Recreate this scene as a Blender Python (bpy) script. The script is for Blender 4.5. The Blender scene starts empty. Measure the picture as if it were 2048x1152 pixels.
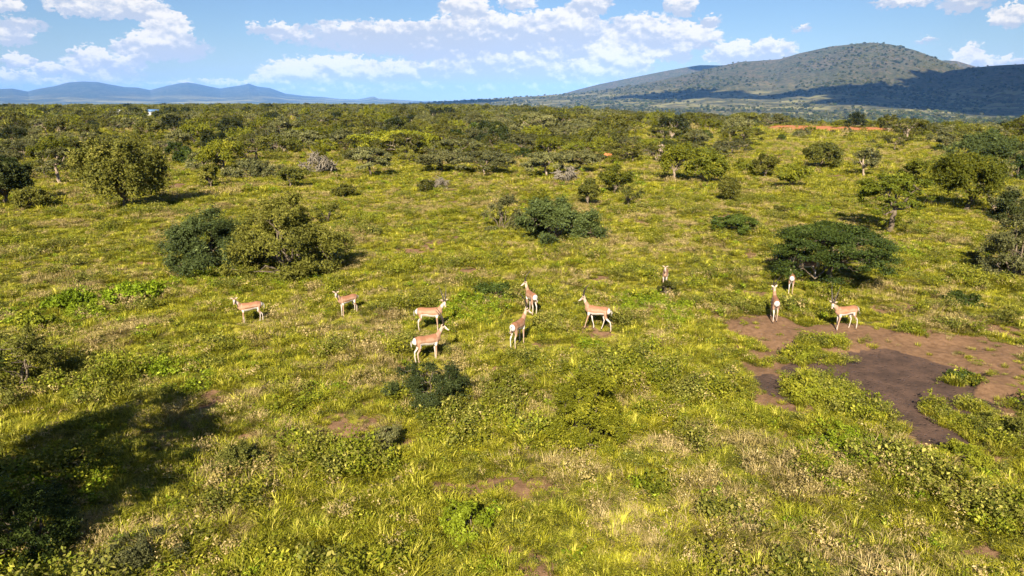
import bpy, math, random
import numpy as np
from mathutils import Vector, Matrix, noise as mnoise

R = math.radians
sc = bpy.context.scene
COL = sc.collection
rng = np.random.default_rng(7)
random.seed(7)

# ------------------------------------------------------------------ camera
CAM_H = 8.2
FPX = 2048 * 24.0 / 36.0
PITCH = math.atan((576 - 200) / FPX)
cam_d = bpy.data.cameras.new('camera')
cam = bpy.data.objects.new('camera', cam_d)
COL.objects.link(cam)
cam_d.lens = 24.0
cam_d.sensor_width = 36.0
cam_d.clip_start = 0.1
cam_d.clip_end = 90000
cam.location = (0, 0, CAM_H)
cam.rotation_euler = (R(90) - PITCH, 0, 0)
sc.camera = cam

# ------------------------------------------------------------------ light
SUN_EL = R(34.3)
SUN_AZ = R(180 + 10.3)          # clockwise from +Y: the sun stands behind the viewer
SUN_DIR = Vector((math.sin(SUN_AZ) * math.cos(SUN_EL), math.cos(SUN_AZ) * math.cos(SUN_EL), math.sin(SUN_EL)))
sd = bpy.data.lights.new('sun', 'SUN')
sd.energy = 5.0
sd.angle = R(0.5)
sd.color = (1.0, 0.90, 0.74)
sun = bpy.data.objects.new('sun', sd)
COL.objects.link(sun)
sun.rotation_euler = SUN_DIR.to_track_quat('Z', 'Y').to_euler()
SKY_STRENGTH = 0.05
sc.view_settings.view_transform = 'Standard'
sc.view_settings.look = 'None'
sc.view_settings.exposure = 1.38
sc.view_settings.gamma = 1.0
sc.cycles.max_bounces = 6
sc.cycles.diffuse_bounces = 3
sc.cycles.transmission_bounces = 3
sc.cycles.volume_bounces = 0
sc.cycles.use_adaptive_sampling = True
sc.cycles.adaptive_threshold = 0.02


# ------------------------------------------------------------------ picture <-> place helpers
def ray(px, py):
    cx, cy = (px - 1024) / FPX, (576 - py) / FPX
    sp, cp = math.sin(PITCH), math.cos(PITCH)
    d = Vector((cx, cp + cy * sp, -sp + cy * cp))
    return d.normalized()


def azel(px, py):
    d = ray(px, py)
    return math.degrees(math.atan2(d.x, d.y)), math.degrees(math.asin(d.z))


class NT:
    """small node-tree writer"""
    def __init__(s, tree):
        s.t = tree

    def n(s, kind, **kw):
        nd = s.t.nodes.new(kind)
        for k, v in kw.items():
            setattr(nd, k, v)
        return nd

    def lk(s, a, b):
        s.t.links.new(a, b)

    def val(s, x, sock):
        if isinstance(x, (int, float)):
            sock.default_value = x
        elif isinstance(x, (tuple, list)):
            v = list(x)
            if len(v) == 3 and len(sock.default_value) == 4:
                v.append(1.0)
            sock.default_value = v
        else:
            s.lk(x, sock)

    def math(s, op, a, b=0.0, c=None, clamp=False):
        nd = s.n('ShaderNodeMath', operation=op, use_clamp=clamp)
        s.val(a, nd.inputs[0])
        s.val(b, nd.inputs[1])
        if c is not None:
            s.val(c, nd.inputs[2])
        return nd.outputs[0]

    def vmath(s, op, a, b=None):
        nd = s.n('ShaderNodeVectorMath', operation=op)
        s.val(a, nd.inputs[0])
        if b is not None:
            s.val(b, nd.inputs[1])
        return nd.outputs['Value'] if op in ('LENGTH', 'DOT_PRODUCT', 'DISTANCE') else nd.outputs[0]

    def smooth(s, x, a, b, to0=0.0, to1=1.0):
        nd = s.n('ShaderNodeMapRange', interpolation_type='SMOOTHSTEP')
        s.val(x, nd.inputs[0])
        nd.inputs[1].default_value = a
        nd.inputs[2].default_value = b
        nd.inputs[3].default_value = to0
        nd.inputs[4].default_value = to1
        return nd.outputs[0]

    def mix(s, f, a, b, mode='MIX'):
        nd = s.n('ShaderNodeMix', data_type='RGBA', blend_type=mode)
        s.val(f, nd.inputs[0])
        s.val(a, nd.inputs[6])
        s.val(b, nd.inputs[7])
        return nd.outputs[2]

    def noise(s, vec, scale, detail=4, rough=0.55, dist=0.0):
        nd = s.n('ShaderNodeTexNoise')
        if vec is not None:
            s.lk(vec, nd.inputs['Vector'])
        nd.inputs['Scale'].default_value = scale
        nd.inputs['Detail'].default_value = detail
        nd.inputs['Roughness'].default_value = rough
        nd.inputs['Distortion'].default_value = dist
        return nd.outputs[0]

    def attr(s, name, vec=False):
        nd = s.n('ShaderNodeAttribute', attribute_name=name)
        return nd.outputs['Color'] if vec else nd.outputs['Fac']


# ------------------------------------------------------------------ sky with clouds (world)
CLOUDS = [  # centre x, y, half width, half height (picture units of the reference), weight, greyness
    (0, 8, 48, 14, 1, 0), (215, 12, 115, 20, 1.1, 0), (150, 20, 40, 9, .8, .2), (300, 30, 70, 10, .6, .5),
    (335, 58, 46, 28, 1.3, -.1), (300, 92, 58, 24, 1.1, 0), (360, 98, 60, 18, 1, .35), (240, 95, 22, 12, .6, .2),
    (188, 112, 30, 18, 1.1, -.1), (200, 142, 90, 28, .62, .15), (35, 122, 34, 13, .9, 0), (96, 140, 30, 10, .8, 0),
    (272, 120, 26, 9, .9, 0), (20, 74, 48, 15, .9, .1), (30, 50, 70, 13, .55, .4), (147, 103, 12, 8, .6, 0), (25, 155, 60, 12, .6, 0),
    (560, 64, 38, 16, .7, .2), (507, 56, 16, 12, .6, .2), (575, 22, 120, 12, .0, 0),
    (640, 148, 115, 26, 1.05, -.05), (690, 140, 60, 24, 1.0, 0), (560, 158, 60, 14, .7, 0), (790, 150, 60, 24, .8, .1),
    (770, 74, 190, 26, .85, .35), (900, 82, 190, 30, .9, .4), (980, 62, 140, 28, 1.0, .2), (1100, 58, 95, 30, 1.0, .15),
    (1150, 62, 46, 40, .9, .2), (850, 100, 60, 12, .9, 0),
    (930, 15, 52, 17, 1.1, 0), (1035, 4, 38, 12, 1, 0), (1182, 10, 44, 16, .8, .25), (1100, 28, 16, 8, .5, .1),
    (1240, 104, 62, 28, 1.3, -.15), (1225, 132, 75, 24, 1.1, -.1), (1120, 98, 66, 18, 1.0, .1), (940, 120, 60, 16, .9, .0), (1050, 118, 60, 11, 1.0, -.05),
    (990, 142, 100, 28, .75, .3), (1100, 142, 100, 26, .85, .2), (870, 150, 80, 26, .7, .3), (1180, 155, 70, 14, .9, .1), (1280, 65, 90, 30, .8, .2),
    (1370, 74, 70, 20, 1.15, -.05), (1300, 78, 60, 22, 1, .1), (1342, 106, 42, 16, 1.1, -.05), (1475, 108, 66, 20, 1.1, -.05), (1550, 100, 44, 16, .9, .05), (1535, 86, 18, 10, .8, .2),
    (1362, 12, 34, 16, 1, .05), (1420, 42, 24, 9, .8, .1), (1602, 58, 20, 6, .6, .2), (1805, 4, 62, 8, 1, .1), (1856, 80, 24, 6, .6, .2),
    (1937, 112, 32, 22, 1.0, -.1), (2022, 32, 44, 18, 1.2, 0), (1930, 6, 56, 14, .8, .3), (1970, 126, 90, 12, .7, 0),
    (900, 176, 260, 9, .62, .1), (700, 182, 160, 8, .5, .1), (450, 168, 140, 8, .5, .1), (120, 165, 160, 8, .55, .1), (1150, 172, 110, 10, .7, .1),
]
world = bpy.data.worlds.new('World')
sc.world = world
world.use_nodes = True
world.cycles.sampling_method = 'MANUAL'
world.cycles.sample_map_resolution = 512
wt = world.node_tree
wt.nodes.clear()
W = NT(wt)
skyt = W.n('ShaderNodeTexSky', sky_type='NISHITA', sun_disc=False)
skyt.sun_elevation = SUN_EL
skyt.sun_rotation = SUN_AZ
skyt.altitude = 900
skyt.air_density = 1.35
skyt.dust_density = 0.3
skyt.ozone_density = 2.2
tc = W.n('ShaderNodeTexCoord')
gen = tc.outputs['Generated']
sx = W.n('ShaderNodeSeparateXYZ')
W.lk(gen, sx.inputs[0])
az = W.math('MULTIPLY', W.math('ARCTAN2', sx.outputs[0], sx.outputs[1]), 57.29578)
el = W.math('MULTIPLY', W.math('ARCSINE', sx.outputs[2]), 57.29578)
cb = W.n('ShaderNodeCombineXYZ')
W.lk(az, cb.inputs[0]); W.lk(el, cb.inputs[1])
ae = cb.outputs[0]
# wobble the coordinate so that every cloud gets a cauliflower edge
wn = W.n('ShaderNodeTexNoise')
W.lk(W.vmath('MULTIPLY', ae, (1.0, 1.5, 1.0)), wn.inputs['Vector'])
wn.inputs['Scale'].default_value = 1.9; wn.inputs['Detail'].default_value = 6; wn.inputs['Roughness'].default_value = 0.6
wob = W.vmath('MULTIPLY', W.vmath('SUBTRACT', wn.outputs['Color'], (0.5, 0.5, 0.5)), (1.7, 1.5, 0.0))
aew = W.vmath('ADD', ae, wob)
# every cloud is added onto a running state (azimuth, elevation, sum) so that the shader stays a short chain
state = aew
T = None
for (cx, cy, rx, ry, wgt, grey) in CLOUDS:
    if wgt <= 0:
        continue
    a0, e0 = azel(cx, cy)
    a1, _ = azel(cx + rx, cy)
    _, e1 = azel(cx, cy - ry)
    ix, iy = 1 / abs(a1 - a0) / 1.2, 1 / abs(e1 - e0) / 1.5
    ma = W.n('ShaderNodeVectorMath', operation='MULTIPLY_ADD')
    W.lk(state, ma.inputs[0])
    ma.inputs[1].default_value = (ix, iy, 0)
    ma.inputs[2].default_value = (-a0 * ix, -e0 * iy, 0)
    p = ma.outputs[0]
    q = W.vmath('DOT_PRODUCT', p, p)
    w_ = W.math('MULTIPLY_ADD', q, -wgt, wgt)
    w_ = W.math('MAXIMUM', w_, 0.0)
    ly = W.math('SUBTRACT', W.vmath('DOT_PRODUCT', p, (0, 1, 0)), grey * 1.6)
    T = W.math('MULTIPLY', w_, ly) if T is None else W.math('MULTIPLY_ADD', w_, ly, T)
    cz = W.n('ShaderNodeCombineXYZ')
    W.lk(W.math('MULTIPLY_ADD', T, 1e-7, w_), cz.inputs[2])
    state = W.vmath('ADD', state, cz.outputs[0])
ss = W.n('ShaderNodeSeparateXYZ'); W.lk(state, ss.inputs[0])
S = ss.outputs[2]
n2 = W.noise(W.vmath('MULTIPLY', ae, (1.0, 1.7, 1.0)), 1.6, 7, 0.6)
n3 = W.noise(W.vmath('MULTIPLY', W.vmath('ADD', ae, (0.14, 0.30, 0.0)), (1.0, 1.35, 1.0)), 0.62, 5, 0.52)
n3b = W.noise(W.vmath('MULTIPLY', ae, (1.0, 1.35, 1.0)), 0.62, 5, 0.52)
# generic cumulus higher up in the sky and behind, so that the sky is never empty there
ngen = W.noise(gen, 5.0, 6, 0.6)
high = W.math('MULTIPLY', W.smooth(el, 9.0, 14.0), W.smooth(ngen, 0.52, 0.66))
dens = W.math('MULTIPLY', S, W.smooth(n2, 0.30, 0.60, 0.35, 1.35))
alpha = W.smooth(dens, 0.07, 0.42)
alpha = W.math('MAXIMUM', alpha, high)
loc = W.math('DIVIDE', T, W.math('MAXIMUM', S, 0.02))
lit = W.math('ADD', W.math('MULTIPLY', loc, 1.1), W.math('ADD', W.math('MULTIPLY', W.math('SUBTRACT', n2, 0.5), 1.0), W.math('MULTIPLY', W.math('SUBTRACT', n3b, n3), 4.2)))
lit = W.smooth(lit, -0.60, 0.62)
ccol = W.mix(lit, (4.7, 5.1, 6.0), (8.5, 8.0, 7.4))
skyc = W.mix(1.0, skyt.outputs[0], (0.47, 0.57, 0.77), 'MULTIPLY')
veil = W.math('MULTIPLY', W.smooth(el, 6.0, -1.0), 0.25)
skyc = W.mix(veil, skyc, (4.6, 5.9, 7.4))
fin = W.mix(W.math('MULTIPLY', alpha, 0.93), skyc, ccol)
bg = W.n('ShaderNodeBackground')
W.lk(fin, bg.inputs[0])
bg.inputs[1].default_value = SKY_STRENGTH
wo = W.n('ShaderNodeOutputWorld')
W.lk(bg.outputs[0], wo.inputs[0])


# ------------------------------------------------------------------ numpy noise and terrain height
_H = rng.random((256, 256))


def vnoise(x, y):
    x = np.asarray(x, float); y = np.asarray(y, float)
    xi = np.floor(x).astype(int); yi = np.floor(y).astype(int)
    fx = x - xi; fy = y - yi
    fx = fx * fx * (3 - 2 * fx); fy = fy * fy * (3 - 2 * fy)
    a = _H[xi & 255, yi & 255]; b = _H[(xi + 1) & 255, yi & 255]
    c = _H[xi & 255, (yi + 1) & 255]; d = _H[(xi + 1) & 255, (yi + 1) & 255]
    return (a * (1 - fx) + b * fx) * (1 - fy) + (c * (1 - fx) + d * fx) * fy


def fbm(x, y, oct=4, gain=0.5):
    s = 0; a = 1; t = 0
    for k in range(oct):
        s = s + a * vnoise(np.asarray(x) * 2 ** k + 17.3 * k, np.asarray(y) * 2 ** k + 5.1 * k)
        t += a; a *= gain
    return s / t


def sstep(x, a, b):
    t = np.clip((np.asarray(x, float) - a) / (b - a), 0, 1)
    return t * t * (3 - 2 * t)


def edge_r(azd):
    return np.interp(azd, [-180, -40, -20, -5, 3, 10, 16, 24, 32, 40, 180], [800, 800, 820, 700, 430, 300, 225, 190, 165, 160, 500])


def gz(x, y):
    x = np.asarray(x, float); y = np.asarray(y, float)
    r = np.hypot(x, y)
    azd = np.degrees(np.arctan2(x, y))
    e = edge_r(azd)
    z = 0.16 * (fbm(x * 0.35, y * 0.35, 3) - 0.5) + 0.42 * (fbm(x * 0.9 + 9, y * 0.9, 3) - 0.5) * np.interp(r, [0, 80, 200], [1, 1, 0])
    z = z + 1.6 * (fbm(x * 0.012, y * 0.012, 2) - 0.5) * sstep(r, 60, 200)
    z = z - 36 * sstep(r, e, e + np.interp(azd, [-20, 15], [900, 620]))
    z = z + 6.0 * (fbm(x * 0.0016, y * 0.0016, 3) - 0.5) * sstep(r, 1200, 2500)
    # low bare-earth bank at the edge of the plateau
    ax_, ay_ = 95.2, 206.0
    ca, sa = 0.908, 0.420
    bu = (x - ax_) * ca - (y - ay_) * sa; bv = (x - ax_) * sa + (y - ay_) * ca
    z = z + 1.5 * sstep(1.15 - np.abs(bu) / 19.0, 0, .35) * np.exp(-(bv / 5.0) ** 2)
    # the mud pan is a shallow level dish
    m = mud(x, y)
    return z * (1 - 0.9 * m) - 0.05 * m


def gpt(px, py, z=0.0):
    d = ray(px, py)
    t = (z - CAM_H) / d.z
    return d.x * t, d.y * t


def blob(x, y, px, py, rx, ry, ang=0.0):
    """soft disc on the ground round the place seen at px,py; half sizes in metres"""
    cx, cy = gpt(px, py)
    dx, dy = x - cx, y - cy
    c, s = math.cos(ang), math.sin(ang)
    u, v = (dx * c + dy * s) / rx, (-dx * s + dy * c) / ry
    return 1 - np.sqrt(u * u + v * v)


MUD = [(1800, 770, 2.3, 3.0, 0), (1850, 820, 1.3, 2.6, 0), (1690, 740, 2.1, 1.1, 0), (1850, 745, 1.6, 1.5, 0), (1560, 770, .75, 1.1, .3), (1780, 725, 1.9, 1.3, 0)]
RED = [(1800, 740, 5.6, 4.2, 0.0), (1570, 675, 1.9, 3.6, .2), (1980, 755, 3.4, 3.6, 0), (1560, 770, 1.3, 2.6, 0), (1690, 675, 3.6, 1.9, 0), (1900, 695, 3.4, 2.4, 0), (1850, 820, 2.2, 3.8, 0)]


def mud(x, y):
    m = np.full(np.shape(x), -9.0)
    for b in MUD:
        m = np.maximum(m, blob(x, y, *b))
    return sstep(m + 0.6 * (fbm(x * 1.1, y * 1.1, 4) - 0.5), 0.0, 0.22)


BARE = [(520, 700, 2.0, .45, 0), (190, 702, 0.5, .35, 0), (600, 692, .7, .35, 0), (1210, 668, .9, .4, 0), (780, 738, .9, .35, 0), (500, 870, .5, .25, 0), (600, 712, .6, .3, 0),
        (230, 815, .5, .25, 0), (520, 980, .22, .55, 0), (505, 840, .3, .3, 0), (910, 1125, .3, .25, 0), (380, 1000, .4, .2, 0),
        (1950, 1060, .28, .9, .5), (2000, 1110, .25, .9, .5), (1350, 540, 1.1, .5, 0), (1500, 500, .7, 2.4, -.3), (1440, 520, 1.2, .7, 0),
        (1100, 690, 1.2, .35, 0), (1180, 700, .8, .4, 0), (480, 870, .35, .2, 0), (350, 815, .5, .25, 0), (1460, 700, 1.0, .8, 0)]


def bare(x, y):
    m = np.full(np.shape(x), -9.0)
    for b in BARE:
        m = np.maximum(m, blob(x, y, *b))
    n = fbm(x * 1.3 + 3, y * 1.3, 4)
    t = np.full(np.shape(x), -9.0)
    for b in RED:
        t = np.maximum(t, blob(x, y, *b))
    a = sstep(m + 1.8 * (n - 0.53), 0.05, 0.6) * .85
    c = sstep(t + 0.9 * (n - 0.5), 0.02, 0.35)
    rnd = sstep(fbm(x * 0.45 + 40, y * 0.45 + 11, 4), 0.66, 0.74) * 0.75
    return np.clip(np.maximum(np.maximum(a, c), rnd), 0, 1)


# ------------------------------------------------------------------ mesh building
def mesh_np(name, V, F, mats=(), midx=None, attrs=None, smooth=False, cols=None):
    """V (n,3), F list of index arrays, each (m,3) or (m,4)"""
    me = bpy.data.meshes.new(name)
    V = np.asarray(V, np.float32)
    if not isinstance(F, (list, tuple)):
        F = [F]
    F = [np.asarray(f, np.int32) for f in F if len(f)]
    me.vertices.add(len(V))
    me.vertices.foreach_set('co', V.ravel())
    nl = sum(f.size for f in F)
    npoly = sum(len(f) for f in F)
    if npoly:
        me.loops.add(nl)
        me.loops.foreach_set('vertex_index', np.concatenate([f.ravel() for f in F]))
        me.polygons.add(npoly)
        sizes = np.concatenate([np.full(len(f), f.shape[1], np.int32) for f in F])
        starts = np.concatenate([[0], np.cumsum(sizes)[:-1]]).astype(np.int32)
        me.polygons.foreach_set('loop_start', starts)
        if midx is not None:
            me.polygons.foreach_set('material_index', np.asarray(midx, np.int32))
        if smooth:
            me.polygons.foreach_set('use_smooth', np.ones(npoly, bool))
    for m in mats:
        me.materials.append(m)
    for k, a in (attrs or {}).items():
        at = me.attributes.new(k, 'FLOAT', 'POINT')
        at.data.foreach_set('value', np.asarray(a, np.float32))
    for k, a in (cols or {}).items():
        at = me.attributes.new(k, 'FLOAT_COLOR', 'POINT')
        a = np.asarray(a, np.float32)
        if a.shape[1] == 3:
            a = np.hstack([a, np.ones((len(a), 1), np.float32)])
        at.data.foreach_set('color', a.ravel())
    me.update(calc_edges=True)
    return me


def link(name, me, parent=None, **props):
    o = bpy.data.objects.new(name, me)
    COL.objects.link(o)
    if parent is not None:
        o.parent = parent
    for k, v in props.items():
        o[k] = v
    return o


def thing(name, label, cat, loc, rz=0.0, group=None, scale=1.0):
    o = bpy.data.objects.new(name, None)
    COL.objects.link(o)
    o.empty_display_size = 0.2
    o.location = loc
    o.rotation_euler = (0, 0, rz)
    o.scale = (scale,) * 3 if isinstance(scale, (int, float)) else scale
    o['label'] = label
    o['category'] = cat
    if group:
        o['group'] = group
    return o


def copy_tree(o, parent=None):
    c = o.copy()
    COL.objects.link(c)
    c.parent = parent
    for ch in o.children:
        copy_tree(ch, c)
    return c


# ------------------------------------------------------------------ materials
def new_mat(name):
    m = bpy.data.materials.new(name)
    m.use_nodes = True
    m.node_tree.nodes.clear()
    return m, NT(m.node_tree)


def finish(N, sh):
    o = N.n('ShaderNodeOutputMaterial')
    N.lk(sh, o.inputs[0])


def leaf_mat(name, ca, cb_, cc=None, trans=0.15, scale=0.25, var=0.35):
    """foliage: two tones drifting over the land, a third on single leaves, brightness by plant"""
    m, N = new_mat(name)
    geo = N.n('ShaderNodeNewGeometry')
    pos = geo.outputs['Position']
    oi = N.n('ShaderNodeObjectInfo')
    rnd = oi.outputs['Random']
    f = N.smooth(N.math('ADD', N.noise(pos, scale, 4, 0.6), N.math('MULTIPLY', N.math('SUBTRACT', rnd, 0.5), 0.35)), 0.36, 0.64)
    c = N.mix(f, ca, cb_)
    tone = N.attr('tone')
    if cc is not None:
        c = N.mix(N.smooth(tone, 0.70, 0.95), c, cc)
    r2 = N.math('FRACT', N.math('MULTIPLY', rnd, 37.7))
    br = N.math('MULTIPLY', N.math('MULTIPLY_ADD', r2, 2 * var, 1 - var), N.math('MULTIPLY_ADD', tone, 0.6, 0.68))
    c = N.mix(1.0, c, br, 'MULTIPLY')
    # br is a scalar; feed as grey
    d = N.n('ShaderNodeBsdfPrincipled')
    N.lk(c, d.inputs['Base Color'])
    d.inputs['Roughness'].default_value = 0.6
    d.inputs['Specular IOR Level'].default_value = 0.12
    t = N.n('ShaderNodeBsdfTranslucent')
    N.lk(c, t.inputs[0])
    mx = N.n('ShaderNodeMixShader')
    mx.inputs[0].default_value = trans
    N.lk(d.outputs[0], mx.inputs[1])
    N.lk(t.outputs[0], mx.inputs[2])
    finish(N, mx.outputs[0])
    return m


def plain_mat(name, ca, cb_, scale=6.0, rough=0.85, spec=0.2, bump=0.0, obj=True):
    m, N = new_mat(name)
    tcn = N.n('ShaderNodeTexCoord')
    v = tcn.outputs['Object']
    f = N.smooth(N.noise(v, scale, 5, 0.6), 0.35, 0.65)
    c = N.mix(f, ca, cb_)
    d = N.n('ShaderNodeBsdfPrincipled')
    N.lk(c, d.inputs['Base Color'])
    d.inputs['Roughness'].default_value = rough
    d.inputs['Specular IOR Level'].default_value = spec
    if bump:
        b = N.n('ShaderNodeBump')
        b.inputs['Strength'].default_value = bump
        b.inputs['Distance'].default_value = 0.02
        N.lk(N.noise(v, scale * 4, 4), b.inputs['Height'])
        N.lk(b.outputs[0], d.inputs['Normal'])
    finish(N, d.outputs[0])
    return m


M = {}
M['yellow'] = leaf_mat('leaf_yellow_green', (0.150, 0.155, 0.011), (0.105, 0.115, 0.011), (0.25, 0.22, 0.02), scale=0.4)
M['olive'] = leaf_mat('leaf_olive', (0.118, 0.116, 0.017), (0.082, 0.086, 0.015), (0.19, 0.17, 0.035), scale=0.4)
M['green'] = leaf_mat('leaf_deep_green', (0.052, 0.074, 0.010), (0.036, 0.055, 0.010), (0.10, 0.125, 0.02), scale=0.4)
M['blue'] = leaf_mat('leaf_blue_green', (0.068, 0.088, 0.022), (0.050, 0.066, 0.017), (0.12, 0.145, 0.045), scale=0.4)
M['grey'] = leaf_mat('leaf_grey_green', (0.142, 0.140, 0.046), (0.106, 0.108, 0.036), (0.21, 0.195, 0.08), scale=0.4)
M['acacia'] = leaf_mat('leaf_acacia_green', (0.105, 0.122, 0.009), (0.074, 0.090, 0.009), (0.18, 0.18, 0.02), scale=0.4)
M['spiny'] = leaf_mat('leaf_spiny_yellow', (0.165, 0.165, 0.008), (0.125, 0.130, 0.008), (0.28, 0.25, 0.02), scale=0.4)
M['dry'] = leaf_mat('leaf_dry', (0.25, 0.16, 0.09), (0.20, 0.14, 0.07), (0.32, 0.24, 0.14), scale=0.4)
M['dark'] = leaf_mat('leaf_dark', (0.030, 0.040, 0.010), (0.042, 0.048, 0.012), (0.07, 0.07, 0.02), scale=0.4)
M['bark'] = plain_mat('bark', (0.10, 0.075, 0.05), (0.19, 0.15, 0.10), 5, bump=0.6)
M['palebark'] = plain_mat('pale_bark', (0.36, 0.28, 0.20), (0.24, 0.18, 0.13), 5, bump=0.6)
M['deadwood'] = plain_mat('dead_wood', (0.24, 0.205, 0.150), (0.13, 0.11, 0.080), 6, bump=0.6)
# low vegetation
M['g_yel'] = leaf_mat('grass_yellow_green', (0.288, 0.268, 0.014), (0.205, 0.212, 0.012), (0.39, 0.345, 0.055), scale=0.22, var=0.3)
M['g_grn'] = leaf_mat('herb_green', (0.138, 0.160, 0.010), (0.175, 0.175, 0.012), (0.25, 0.23, 0.025), scale=0.3, var=0.3)
M['g_olv'] = leaf_mat('herb_olive', (0.150, 0.150, 0.020), (0.105, 0.118, 0.015), (0.23, 0.205, 0.045), scale=0.3, var=0.3)
M['g_dry'] = leaf_mat('grass_dry', (0.33, 0.245, 0.095), (0.27, 0.21, 0.060), (0.38, 0.30, 0.14), scale=0.5, var=0.25)
M['g_lime'] = leaf_mat('herb_lime', (0.125, 0.175, 0.006), (0.165, 0.20, 0.010), (0.22, 0.26, 0.02), scale=0.3, var=0.2)


# ground material -----------------------------------------------------------------
def ground_material():
    m, N = new_mat('savanna_soil_and_turf')
    geo = N.n('ShaderNodeNewGeometry')
    pos = geo.outputs['Position']
    a_mud = N.attr('mud')
    a_bare = N.attr('bare')
    a_orange = N.attr('orange')
    a_far = N.attr('far')
    n_big = N.noise(pos, 0.05, 4)
    n_mid = N.noise(pos, 0.6, 5, 0.65)
    n_fine = N.noise(pos, 5.0, 6, 0.7)
    n_vf = N.noise(pos, 28.0, 4, 0.7)
    turf = N.mix(N.smooth(n_mid, 0.35, 0.62), (0.16, 0.16, 0.016), (0.27, 0.235, 0.028))
    turf = N.mix(N.math('MULTIPLY', N.smooth(n_fine, 0.50, 0.72), 0.55), turf, (0.30, 0.21, 0.07))
    turf = N.mix(N.math('MULTIPLY', N.smooth(n_vf, 0.52, 0.7), 0.5), turf, (0.055, 0.065, 0.010))
    soil = N.mix(N.smooth(n_fine, 0.35, 0.65), (0.135, 0.076, 0.040), (0.215, 0.125, 0.068))
    soil = N.mix(N.math('MULTIPLY', N.smooth(n_vf, 0.55, 0.75), 0.5), soil, (0.16, 0.10, 0.05))
    wet = N.mix(N.smooth(N.noise(pos, 1.4, 6, 0.65), 0.35, 0.65), (0.062, 0.040, 0.030), (0.105, 0.064, 0.045))
    wet = N.mix(N.math('MULTIPLY', N.smooth(N.noise(pos, 9.0, 3, .6), 0.52, 0.68), 0.6), wet, (0.045, 0.032, 0.026))
    wet = N.mix(N.math('MULTIPLY', N.smooth(n_vf, 0.6, 0.8), 0.35), wet, (0.06, 0.042, 0.032))
    bsel = N.smooth(N.math('ADD', a_bare, N.math('MULTIPLY', N.math('SUBTRACT', n_fine, 0.5), 0.9)), 0.38, 0.62)
    c = N.mix(bsel, turf, soil)
    c = N.mix(N.smooth(N.math('ADD', a_mud, N.math('MULTIPLY', N.math('SUBTRACT', n_fine, 0.5), 0.7)), 0.35, 0.6), c, wet)
    # distant bush land: pale grass with dark scrub speckles
    sp1 = N.noise(pos, 0.035, 6, 0.75)
    sp2 = N.noise(pos, 0.0045, 5, 0.65)
    farc = N.mix(N.smooth(sp2, 0.40, 0.60), (0.085, 0.105, 0.045), (0.21, 0.20, 0.085))
    farc = N.mix(N.smooth(sp1, 0.44, 0.56), farc, (0.040, 0.060, 0.028))
    c = N.mix(a_far, c, farc)
    c = N.mix(N.smooth(N.math('ADD', a_orange, N.math('MULTIPLY', N.math('SUBTRACT', N.noise(pos, 0.35, 6, .7), 0.5), 1.6)), 0.4, 0.6), c, N.mix(n_fine, (0.26, 0.10, 0.045), (0.42, 0.165, 0.07)))
    d = N.n('ShaderNodeBsdfPrincipled')
    N.lk(c, d.inputs['Base Color'])
    d.inputs['Roughness'].default_value = 0.9
    d.inputs['Specular IOR Level'].default_value = 0.12
    b = N.n('ShaderNodeBump')
    b.inputs['Strength'].default_value = 0.7
    b.inputs['Distance'].default_value = 0.05
    hsum = N.math('ADD', n_fine, N.math('MULTIPLY', n_vf, 0.5))
    vor = N.n('ShaderNodeTexVoronoi'); vor.inputs['Scale'].default_value = 7.0; N.lk(pos, vor.inputs['Vector'])
    pits = N.smooth(vor.outputs['Distance'], 0.10, 0.32)
    hh = N.math('ADD', hsum, N.math('MULTIPLY', pits, N.math('MULTIPLY', a_mud, 0.9)))
    N.lk(hh, b.inputs['Height'])
    N.lk(b.outputs[0], d.inputs['Normal'])
    finish(N, d.outputs[0])
    return m


M['ground'] = ground_material()


def build_ground():
    azs = np.concatenate([np.arange(-180, -46, 3.0), np.arange(-46, 46, 0.22), np.arange(46, 180, 3.0)])
    rs = np.concatenate([[0.0], np.exp(np.linspace(math.log(4.0), math.log(24500), 600))])
    A, Rr = np.meshgrid(np.radians(azs), rs)
    X = Rr * np.sin(A); Y = Rr * np.cos(A)
    x, y = X.ravel(), Y.ravel()
    z = gz(x, y)
    na, nr = len(azs), len(rs)
    i = np.arange(nr - 1)[:, None] * na; j = np.arange(na)[None, :]; j2 = (j + 1) % na
    Fq = np.stack([i + j, i + j2, i + na + j2, i + na + j], -1).reshape(-1, 4)
    # winding so that normals point up
    Fq = Fq[:, ::-1]
    V = np.stack([x, y, z], 1)
    r = np.hypot(x, y)
    e = edge_r(np.degrees(np.arctan2(x, y)))
    # orange bare strip near the edge of the plateau
    u = ((x - 95.2) * .908 - (y - 206.0) * .42) / 19.0; v = ((x - 95.2) * .42 + (y - 206.0) * .908) / 8.0
    orange = sstep(1.25 - np.sqrt(u ** 4 + v ** 4), 0, 0.4)
    ox, oy = gpt(1213, 312)
    orange = np.maximum(orange, sstep(1.3 - np.hypot((x - ox) / 1.6, (y - oy) / 3.4), 0, .4))
    # pale grass clearings by the edge
    me = mesh_np('ground', V, Fq, [M['ground']], smooth=True, attrs={'mud': mud(x, y), 'bare': bare(x, y), 'orange': orange, 'far': sstep(r, e * 1.1, e * 1.6)})
    link('ground', me, kind='structure')


build_ground()


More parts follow.
